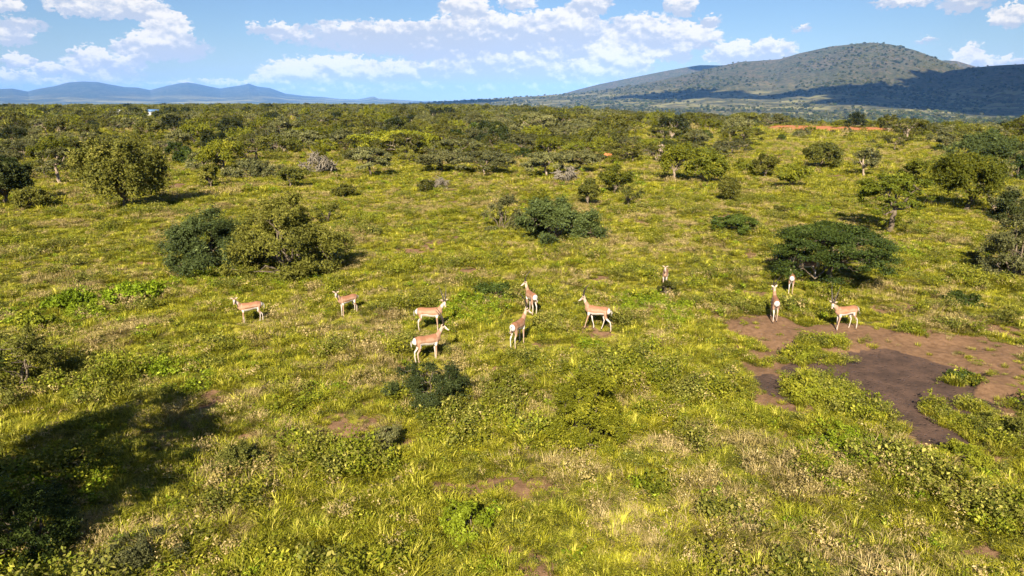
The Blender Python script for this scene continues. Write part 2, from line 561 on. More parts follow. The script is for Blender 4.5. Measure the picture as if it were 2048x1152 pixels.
# ------------------------------------------------------------------ hills
def hill_material(name, base, dark, pale, s=1.0):
    m, N = new_mat(name)
    geo = N.n('ShaderNodeNewGeometry')
    pos = geo.outputs['Position']
    n1 = N.noise(pos, 0.05 * s, 5, 0.75)
    n2_ = N.noise(pos, 0.006 * s, 5, 0.65)
    n3_ = N.noise(pos, 0.018 * s, 5, 0.7)
    c = N.mix(N.smooth(n2_, 0.38, 0.62), base, pale)
    c = N.mix(N.smooth(n1, 0.44, 0.58), c, dark)
    c = N.mix(N.math('MULTIPLY', N.smooth(n3_, 0.50, 0.68), 0.7), c, dark)
    low = N.smooth(N.vmath('DOT_PRODUCT', pos, (0, 0, 1)), 120.0, -20.0)
    c = N.mix(N.math('MULTIPLY', low, N.smooth(n2_, 0.45, 0.62)), c, (0.24, 0.22, 0.09))
    d = N.n('ShaderNodeBsdfPrincipled')
    N.lk(c, d.inputs['Base Color'])
    d.inputs['Roughness'].default_value = 0.95
    d.inputs['Specular IOR Level'].default_value = 0.05
    b = N.n('ShaderNodeBump')
    b.inputs['Strength'].default_value = 0.8
    b.inputs['Distance'].default_value = 9.0 / s
    N.lk(n1, b.inputs['Height'])
    N.lk(b.outputs[0], d.inputs['Normal'])
    finish(N, d.outputs[0])
    return m


M['hill'] = hill_material('hill_scrub', (0.098, 0.090, 0.042), (0.036, 0.046, 0.020), (0.135, 0.100, 0.060))
M['farhill'] = hill_material('far_hill_scrub', (0.07, 0.08, 0.05), (0.04, 0.05, 0.035), (0.09, 0.09, 0.06), 0.2)

HILLS = {}


def ridge_from(pts, rr):
    azs_, hs = [], []
    for px, py in pts:
        a, e = azel(px, py)
        azs_.append(a)
        hs.append(rr / math.cos(0) * math.tan(R(e)) + CAM_H)
    return np.array(azs_), np.array(hs)


def hill_fn(pts, r0, r1, floor=-45.0, power=1.6, gully=0.16, gs=1.0):
    A, Hh = ridge_from(pts, r1)

    def f(x, y):
        r = np.hypot(x, y)
        a = np.degrees(np.arctan2(x, y))
        h = np.interp(a, A, Hh, left=floor, right=floor) if False else np.interp(a, A, Hh)
        t = np.clip((r - r0) / (r1 - r0), 0, None)
        prof = np.where(t <= 1, np.clip(t, 0, 1) ** power, np.clip(1 - (t - 1) * 1.6, 0, 1) ** 1.2)
        # gullies running down the slope, fading out at crest and foot
        g = fbm(a * 1.1 * gs + 30, r * 0.0007 * gs, 4) - 0.5
        g2 = fbm(x * 0.004 * gs, y * 0.004 * gs, 4) - 0.5
        fade = np.clip(t * (1 - t) * 4, 0, 1) * sstep(t, .3, .75)
        amp = (h - floor)
        return floor + amp * prof + amp * gully * fade * (g * 1.6 + g2 * 0.8) + amp * 0.012 * g2 * sstep(t, .2, .6)
    return f, A


def build_hill(name, label, pts, r0, r1, mat, power=1.6, gully=0.16, gs=1.0, da=0.07, nr=150):
    f, A = hill_fn(pts, r0, r1, power=power, gully=gully, gs=gs)
    HILLS[label] = (f, A[0], A[-1], r0, r1)
    azs = np.arange(A[0], A[-1], da)
    rs = np.linspace(r0, r1 + (r1 - r0) * 0.6, nr)
    AA, RR = np.meshgrid(np.radians(azs), rs)
    x = (RR * np.sin(AA)).ravel(); y = (RR * np.cos(AA)).ravel()
    z = f(x, y)
    na, n_r = len(azs), len(rs)
    i = np.arange(n_r - 1)[:, None] * na; j = np.arange(na - 1)[None, :]
    Fq = np.stack([i + na + j, i + na + j + 1, i + j + 1, i + j], -1).reshape(-1, 4)
    me = mesh_np(name, np.stack([x, y, z], 1), Fq, [mat], smooth=True)
    link(name, me, kind='structure')
    return f


build_hill('hill', 'main', [(700, 216), (820, 206), (900, 203), (1000, 197), (1100, 190), (1160, 186), (1220, 178), (1290, 166), (1350, 154), (1400, 142), (1430, 134), (1480, 124), (1560, 118), (1600, 106), (1660, 93), (1720, 86.5),
            (1745, 85), (1780, 88), (1830, 100), (1870, 115), (1900, 128), (1940, 139), (1990, 150), (2060, 165), (2200, 190), (2400, 215)], 1500, 4800, M['hill'], power=2.1, gully=.10)
build_hill('hill', 'right', [(1500, 240), (1640, 215), (1760, 185), (1840, 160), (1900, 141), (1930, 137.5), (1960, 134), (1990, 131), (2048, 128), (2120, 118), (2250, 100), (2400, 96), (2700, 140), (3000, 190)], 1700, 4300, M['hill'], power=2.2)
build_hill('hill', 'back', [(1000, 215), (1080, 198), (1120, 189), (1160, 178), (1200, 168), (1240, 160), (1280, 152), (1330, 142), (1380, 133), (1400, 130), (1440, 130.5), (1500, 128), (1600, 140), (1700, 130), (1820, 127), (1860, 124), (1890, 120.5), (1915, 122), (1955, 134), (2000, 140), (2100, 170)], 5000, 7000, M['hill'], power=1.5)
build_hill('hill', 'far', [(-400, 190), (-300, 172), (-150, 180), (0, 178), (25, 177), (55, 183), (75, 178), (110, 172), (135, 165), (165, 163), (195, 164), (215, 168), (250, 174), (275, 175), (300, 180), (335, 171), (360, 166), (375, 164.5),
            (392, 167), (410, 171), (440, 177), (470, 172), (485, 170), (497, 167), (515, 173), (540, 176), (570, 187), (610, 192), (640, 193.5), (680, 198), (715, 199), (738, 194.5), (747, 193), (757, 197), (800, 200), (840, 202), (980, 203)], 11000, 17000, M['farhill'], power=1.3, gs=0.6, gully=.12, da=0.04)


def surf_z(x, y):
    z = gz(x, y)
    a = np.degrees(np.arctan2(x, y))
    for k, (f, a0, a1, r0, r1) in HILLS.items():
        if k == 'far':
            continue
        r = np.hypot(x, y)
        ok = (a > a0) & (a < a1) & (r > r0) & (r < r1 * 1.4)
        z = np.where(ok, np.maximum(z, f(x, y)), z)
    return z


def hit(px, py):
    d = ray(px, py)
    t = np.exp(np.linspace(math.log(5), math.log(12000), 3000))
    x, y, z = d.x * t, d.y * t, CAM_H + d.z * t
    s = surf_z(x, y)
    k = np.argmax(z <= s)
    return Vector((x[k], y[k], z[k])) if z[k] <= s[k] else None


# ------------------------------------------------------------------ real clouds above the frame that shade the hill
def cloud_material():
    m, N = new_mat('cloud_vapour')
    d = N.n('ShaderNodeBsdfPrincipled')
    geo = N.n('ShaderNodeNewGeometry')
    c = N.mix(N.noise(geo.outputs['Position'], 0.004, 4), (0.80, 0.81, 0.83), (0.88, 0.88, 0.88))
    N.lk(c, d.inputs['Base Color'])
    d.inputs['Roughness'].default_value = 1.0
    d.inputs['Specular IOR Level'].default_value = 0.0
    finish(N, d.outputs[0])
    return m


M['cloud'] = cloud_material()


def ico(sub):
    import bmesh
    bm = bmesh.new()
    bmesh.ops.create_icosphere(bm, subdivisions=sub, radius=1.0)
    v = np.array([p.co[:] for p in bm.verts]); f = np.array([[q.index for q in p.verts] for p in bm.faces])
    bm.free()
    return v, f


ICO2, ICO3 = ico(2), ico(4)


def shade_cloud(label, spots, alt):
    """spots: px, py on the land, half width and half depth of the shade in metres"""
    VV, FF, off = [], [], 0
    for px, py, rx, ry in spots:
        p = hit(px, py)
        if p is None:
            continue
        c = p + SUN_DIR * ((alt - p.z) / SUN_DIR.z)
        v, f = ICO3
        n = np.array([mnoise.fractal(Vector(q) * 2.1 + c * 0.01, 0.8, 2.0, 4) for q in v])
        w = v * (1 + 0.28 * n)[:, None] * np.array([rx, ry, min(rx, ry) * 0.45])
        w[:, 2] = np.where(w[:, 2] < 0, w[:, 2] * 0.3, w[:, 2])
        VV.append(w + np.array(c)); FF.append(f + off); off += len(v)
    me = mesh_np('cloud', np.vstack(VV), [np.vstack(FF)], [M['cloud']], smooth=True)
    me.transform(Matrix.Translation((0, 0, -alt)))
    o = link('cloud', me, label=label, category='cloud', group='cumulus clouds high over the valley')
    o.location = (0, 0, alt)


shade_cloud('broad flat cumulus cloud high over the valley that shades the right hill foot',
            [(1600, 186, 150, 90), (1680, 180, 190, 170), (1760, 176, 200, 180), (1840, 186, 220, 170), (1920, 178, 230, 260), (1990, 164, 280, 440), (2060, 155, 340, 560), (2150, 150, 420, 700),
             (1740, 190, 160, 120), (1560, 193, 140, 110), (1500, 195, 130, 70), (1960, 196, 240, 200), (2040, 200, 250, 220)], 1600)
shade_cloud('long narrow cumulus cloud low over the valley floor', [(1740, 203, 170, 150), (1790, 206, 180, 220), (1850, 210, 190, 300), (1920, 214, 200, 330), (1990, 217, 200, 350), (2060, 219, 220, 380)], 1500)
shade_cloud('small ragged cloud over the middle of the slope', [(1275, 192, 170, 110), (1320, 192, 170, 110), (1360, 192, 170, 100), (1400, 191, 170, 100), (1440, 191, 170, 90)], 1550)
shade_cloud('thin cloud over the far plain left of the hill', [(790, 206, 330, 260), (860, 206, 330, 260), (920, 205, 330, 220)], 1650)
shade_cloud('small cloud over the back ridge', [(1410, 134, 160, 200)], 1750)

# ------------------------------------------------------------------ haze
HAZE_D = 3.4e-5


def build_haze():
    m, N = new_mat('air')
    v = N.n('ShaderNodeVolumePrincipled')
    v.inputs['Color'].default_value = (0.17, 0.43, 1.0, 1)
    v.inputs['Density'].default_value = HAZE_D
    v.inputs['Anisotropy'].default_value = -0.35
    o = N.n('ShaderNodeOutputMaterial')
    N.lk(v.outputs[0], o.inputs['Volume'])
    import bmesh
    bm = bmesh.new()
    bmesh.ops.create_cube(bm, size=1.0)
    me = bpy.data.meshes.new('haze')
    bm.to_mesh(me); bm.free()
    me.materials.append(m)
    z0, z1 = -90.0, 520.0
    o2 = link('haze', me, kind='stuff')
    o2.scale = (52000, 52000, z1 - z0)
    o2.location = (0, 0, (z0 + z1) / 2)


build_haze()


# ------------------------------------------------------------------ plant pieces (numpy)
def unit(v):
    return v / np.maximum(np.linalg.norm(v, axis=-1, keepdims=True), 1e-9)


def leaves(P, size, up=0.4, g=None, asp=2.2, out=None, jit=0.35):
    """one diamond leaf per row of P; returns verts, quads, tone"""
    g = g or rng
    n = len(P)
    nrm = g.normal(size=(n, 3))
    if out is not None:
        nrm = nrm * 0.8 + out * 1.0
    nrm[:, 2] = nrm[:, 2] + up
    nrm = unit(nrm)
    a = unit(np.cross(nrm, g.normal(size=(n, 3))))
    b = np.cross(nrm, a)
    s = size * (1 + jit * g.normal(size=(n, 1))).clip(0.4, 2.0)
    L = a * s; Wd = b * s / asp
    V = np.stack([P - L, P - Wd, P + L, P + Wd], 1).reshape(-1, 3)
    F = np.arange(n * 4, dtype=np.int32).reshape(-1, 4)
    tone = np.repeat(g.random(n), 4)
    return V, F, tone


def tubes(paths, sides=5):
    """paths: list of (k,3) points and (k,) radii -> verts, quads"""
    VV, FF, off = [], [], 0
    for pts, rad in paths:
        pts = np.asarray(pts, float); rad = np.asarray(rad, float)
        k = len(pts)
        d = np.gradient(pts, axis=0); d = unit(d)
        ref = np.array([0.31, 0.95, 0.05])
        u = unit(np.cross(d, ref)); v = np.cross(d, u)
        th = np.linspace(0, 2 * np.pi, sides, endpoint=False)
        ring = pts[:, None, :] + rad[:, None, None] * (np.cos(th)[None, :, None] * u[:, None, :] + np.sin(th)[None, :, None] * v[:, None, :])
        VV.append(ring.reshape(-1, 3))
        i = np.arange(k - 1)[:, None] * sides; j = np.arange(sides)[None, :]; j2 = (j + 1) % sides
        FF.append((np.stack([i + j, i + j2, i + sides + j2, i + sides + j], -1).reshape(-1, 4) + off))
        off += k * sides
    if not VV:
        return np.zeros((0, 3)), np.zeros((0, 4), int)
    return np.vstack(VV), np.vstack(FF)


def bent(a, b, g, k=5, wob=0.08, sag=0.0):
    t = np.linspace(0, 1, k)[:, None]
    a = np.asarray(a, float); b = np.asarray(b, float)
    L = np.linalg.norm(b - a)
    p = a + (b - a) * t
    n = g.normal(size=(k, 3)) * wob * L
    n *= np.sin(t * np.pi)
    p = p + n
    p[:, 2] += sag * L * np.sin(t[:, 0] * np.pi)
    return p


def plant(seed, kind, Rw, Ht, leaf=0.05, n_clump=70, per=160, fill=1.0, trunk_h=None, gap=0.35, clump=None, twigs=True, trunk_r=None, lean=(0, 0)):
    """returns (crown verts, quads, tone), (wood verts, quads)
    kind: umbrella | round | spray | cone | dead | droop"""
    g = np.random.default_rng(seed)
    paths = []
    tr = trunk_r or 0.035 * Ht + 0.02
    ph = g.random() * 6.28
    lump = lambda th: 1 + 0.16 * np.sin(2 * th + ph) + 0.12 * np.sin(3 * th + 2.1 * ph) + 0.09 * np.sin(5 * th + 1.3 * ph)
    if kind == 'umbrella':
        th_ = trunk_h if trunk_h is not None else Ht * 0.45
        n = n_clump
        rr = np.sqrt(g.random(n)); th = g.random(n) * 6.283
        rad = rr * Rw * lump(th)
        layer = g.choice([0, 1, 2], n, p=[.55, .28, .17])
        top = Ht * (0.93 - 0.22 * rr ** 2.2) - layer * Ht * 0.19 + g.normal(size=n) * Ht * 0.025
        rad = rad * np.where(layer == 2, 1.06, 1)
        C = np.stack([rad * np.cos(th), rad * np.sin(th), top], 1)
        cr = (clump or Rw * 0.20) * (0.7 + 0.6 * g.random(n))
        csh = np.stack([cr, cr, cr * 0.34], 1)
    elif kind in ('round', 'droop', 'cone'):
        th_ = trunk_h if trunk_h is not None else Ht * 0.15
        n = n_clump
        d = unit(g.normal(size=(n, 3)))
        d[:, 2] = np.where(d[:, 2] < -0.75, -d[:, 2], d[:, 2])
        rr = 0.45 + 0.5 * g.random(n) ** 0.6
        th = np.arctan2(d[:, 1], d[:, 0])
        hz = (Ht - th_) / 2
        rad = rr * Rw * lump(th) * (1 + 0.12 * np.sin(4 * d[:, 2] + ph))
        C = np.stack([d[:, 0] * rad, d[:, 1] * rad, th_ + hz + d[:, 2] * hz * rr * (0.92 + 0.16 * np.sin(3 * th + ph * 3))], 1)
        if kind == 'cone':
            f = (C[:, 2] / Ht).clip(0, 1)
            C[:, :2] *= (1.25 - 0.95 * f)[:, None]
        cr = (clump or Rw * 0.24) * (0.6 + 0.7 * g.random(n))
        csh = np.stack([cr, cr, cr * (1.25 if kind == 'droop' else 0.72)], 1)
    else:
        th_ = 0.0
        n = n_clump
        th = g.random(n) * 6.283
        elv = np.arccos(1 - g.random(n) * 0.97)
        rr = 0.65 + 0.35 * g.random(n)
        rad = rr * Rw * np.sin(elv) * lump(th)
        C = np.stack([rad * np.cos(th), rad * np.sin(th), 0.06 * Ht + rr * Ht * 0.9 * np.cos(elv) * (0.9 + .2 * g.random(n))], 1)
        cr = (clump or Rw * 0.2) * (0.6 + 0.7 * g.random(n))
        csh = np.stack([cr, cr, cr * 0.7], 1)
    C[:, 0] += lean[0] * C[:, 2] / Ht; C[:, 1] += lean[1] * C[:, 2] / Ht
    # holes
    keep = np.array([mnoise.noise(Vector(c / max(Rw, .3) * 2.2) + Vector((seed, 0, 0))) for c in C]) > (-1 + gap * 2.0) * 0.45
    if keep.sum() > 6:
        C, csh, cr = C[keep], csh[keep], cr[keep]
    n = len(C)
    # wood
    if kind in ('umbrella', 'round', 'droop', 'cone'):
        base = np.array([0, 0, -0.15]); fork = np.array([lean[0] * .4 + g.normal() * (0.03 if kind == 'umbrella' else 0.06) * Ht, lean[1] * .4 + g.normal() * .05 * Ht, max(th_, 0.12 * Ht)])
        tp = bent(base, fork, g, 6, 0.06)
        paths.append((tp, np.linspace(tr * 1.25, tr * 0.8, 6)))
        nl = 7 if kind == 'umbrella' else 9
        idx = g.choice(n, min(nl, n), replace=False)
        nodes = [fork]
        for i in idx:
            e = fork + (C[i] - fork) * (0.8 if kind == 'umbrella' else 0.7)
            e[2] -= cr[i] * .1
            p = bent(fork, e, g, 6, 0.07, 0.10 if kind != 'umbrella' else -0.06)
            paths.append((p, np.linspace(tr * 0.6, tr * 0.18, 6)))
            nodes += list(p[2:])
    else:
        nodes = []
        for i in g.choice(n, min(14, n), replace=False):
            b = np.array([g.normal() * .06 * Rw, g.normal() * .06 * Rw, -0.1])
            p = bent(b, b + (C[i] - b) * .85, g, 6, 0.05, 0.12)
            paths.append((p, np.linspace(tr * .5, tr * 0.13, 6)))
            nodes += list(p[1:])
    nodes = np.array(nodes)
    if twigs:
        for i in range(n):
            j = np.argmin(((nodes - C[i]) ** 2).sum(1))
            paths.append((bent(nodes[j], C[i], g, 4, 0.08), np.linspace(tr * .16, tr * .05, 4)))
    wood = tubes(paths, 5)
    # leaves
    if kind == 'dead':
        tw = []
        for i in range(n):
            for k in range(int(per)):
                e = C[i] + g.normal(size=3) * cr[i] * np.array([1, 1, .9]) - np.array([0, 0, cr[i] * .5])
                tw.append((bent(C[i] + g.normal(size=3) * cr[i] * .3, e, g, 3, 0.15, -.1), np.array([.5, .35, .15]) * leaf))
        return None, tubes(paths + tw, 4)
    m = np.maximum(8, (per * fill * (cr / cr.mean()) ** 2)).astype(int)
    # leaves sit in rows along little sprigs that shoot outward from the middle of each clump
    per_s = 11
    ks = np.maximum(2, (m / per_s).astype(int))
    sc_i = np.repeat(np.arange(n), ks)
    NS = len(sc_i)
    ctr0 = np.array([0, 0, Ht * (0.75 if kind == 'umbrella' else 0.35)])
    outw = unit(C - ctr0)
    d = unit(g.normal(size=(NS, 3)) + outw[sc_i] * 0.55)
    if kind == 'droop':
        d[:, 2] -= 0.45
    if kind == 'umbrella':
        d[:, 2] = np.abs(d[:, 2]) * 0.9 - 0.25
    start = C[sc_i] + unit(g.normal(size=(NS, 3))) * g.random((NS, 1)) * 0.55 * csh[sc_i]
    ln = (0.45 + 0.75 * g.random((NS, 1)) ** 1.5)
    tip = start + d * csh[sc_i] * ln * np.array([1.15, 1.15, 1.25])
    u = np.linspace(0.08, 1.0, per_s)[None, :, None]
    P = start[:, None, :] * (1 - u) + tip[:, None, :] * u
    bow = (u * (1 - u)) * 0.35 * cr[sc_i][:, None, None] * np.array([0, 0, 1.0])
    P = (P + bow + g.normal(size=P.shape) * (leaf * 0.75)).reshape(-1, 3)
    ci = np.repeat(sc_i, per_s)
    N_ = len(ci)
    P[:, 2] = np.maximum(P[:, 2], 0.03)
    ctr = np.array([0, 0, Ht * 0.45])
    out = unit(P - ctr)
    V, F, tone = leaves(P, leaf, up=0.55 if kind != 'umbrella' else 1.0, g=g, asp=2.4, out=out * 0.5)
    # clump-level tone: young and old growth
    ct = g.random(n)
    tone = 0.55 * tone + 0.45 * np.repeat(ct[ci], 4)
    return (V, F, tone), wood


def make_plant(name, label, cat, loc, mat, wood='bark', rz=0.0, group=None, sc_=1.0, crown='crown', **kw):
    cr, wd = plant(**kw)
    if cr is None:
        me = mesh_np(name, wd[0], wd[1], [M[wood]], smooth=True)
        o = link(name, me, label=label, category=cat)
        if group:
            o['group'] = group
        o.location = loc; o.rotation_euler = (0, 0, rz)
        return o
    t = thing(name, label, cat, loc, rz, group, sc_)
    V, F, tone = cr
    link(crown, mesh_np(crown, V, F, [M[mat]], attrs={'tone': tone}), t)
    link('trunk' if kw['kind'] in ('umbrella', 'round', 'droop', 'cone') else 'stem', mesh_np('trunk', wd[0], wd[1], [M[wood]], smooth=True), t)
    return t


def place(px, py):
    x, y = gpt(px, py)
    z = float(gz(x, y))
    x, y = gpt(px, py, z)
    return x, y, float(gz(x, y))


def zdepth(x, y, z=0.0):
    return y * math.cos(PITCH) + (CAM_H - z) * math.sin(PITCH)


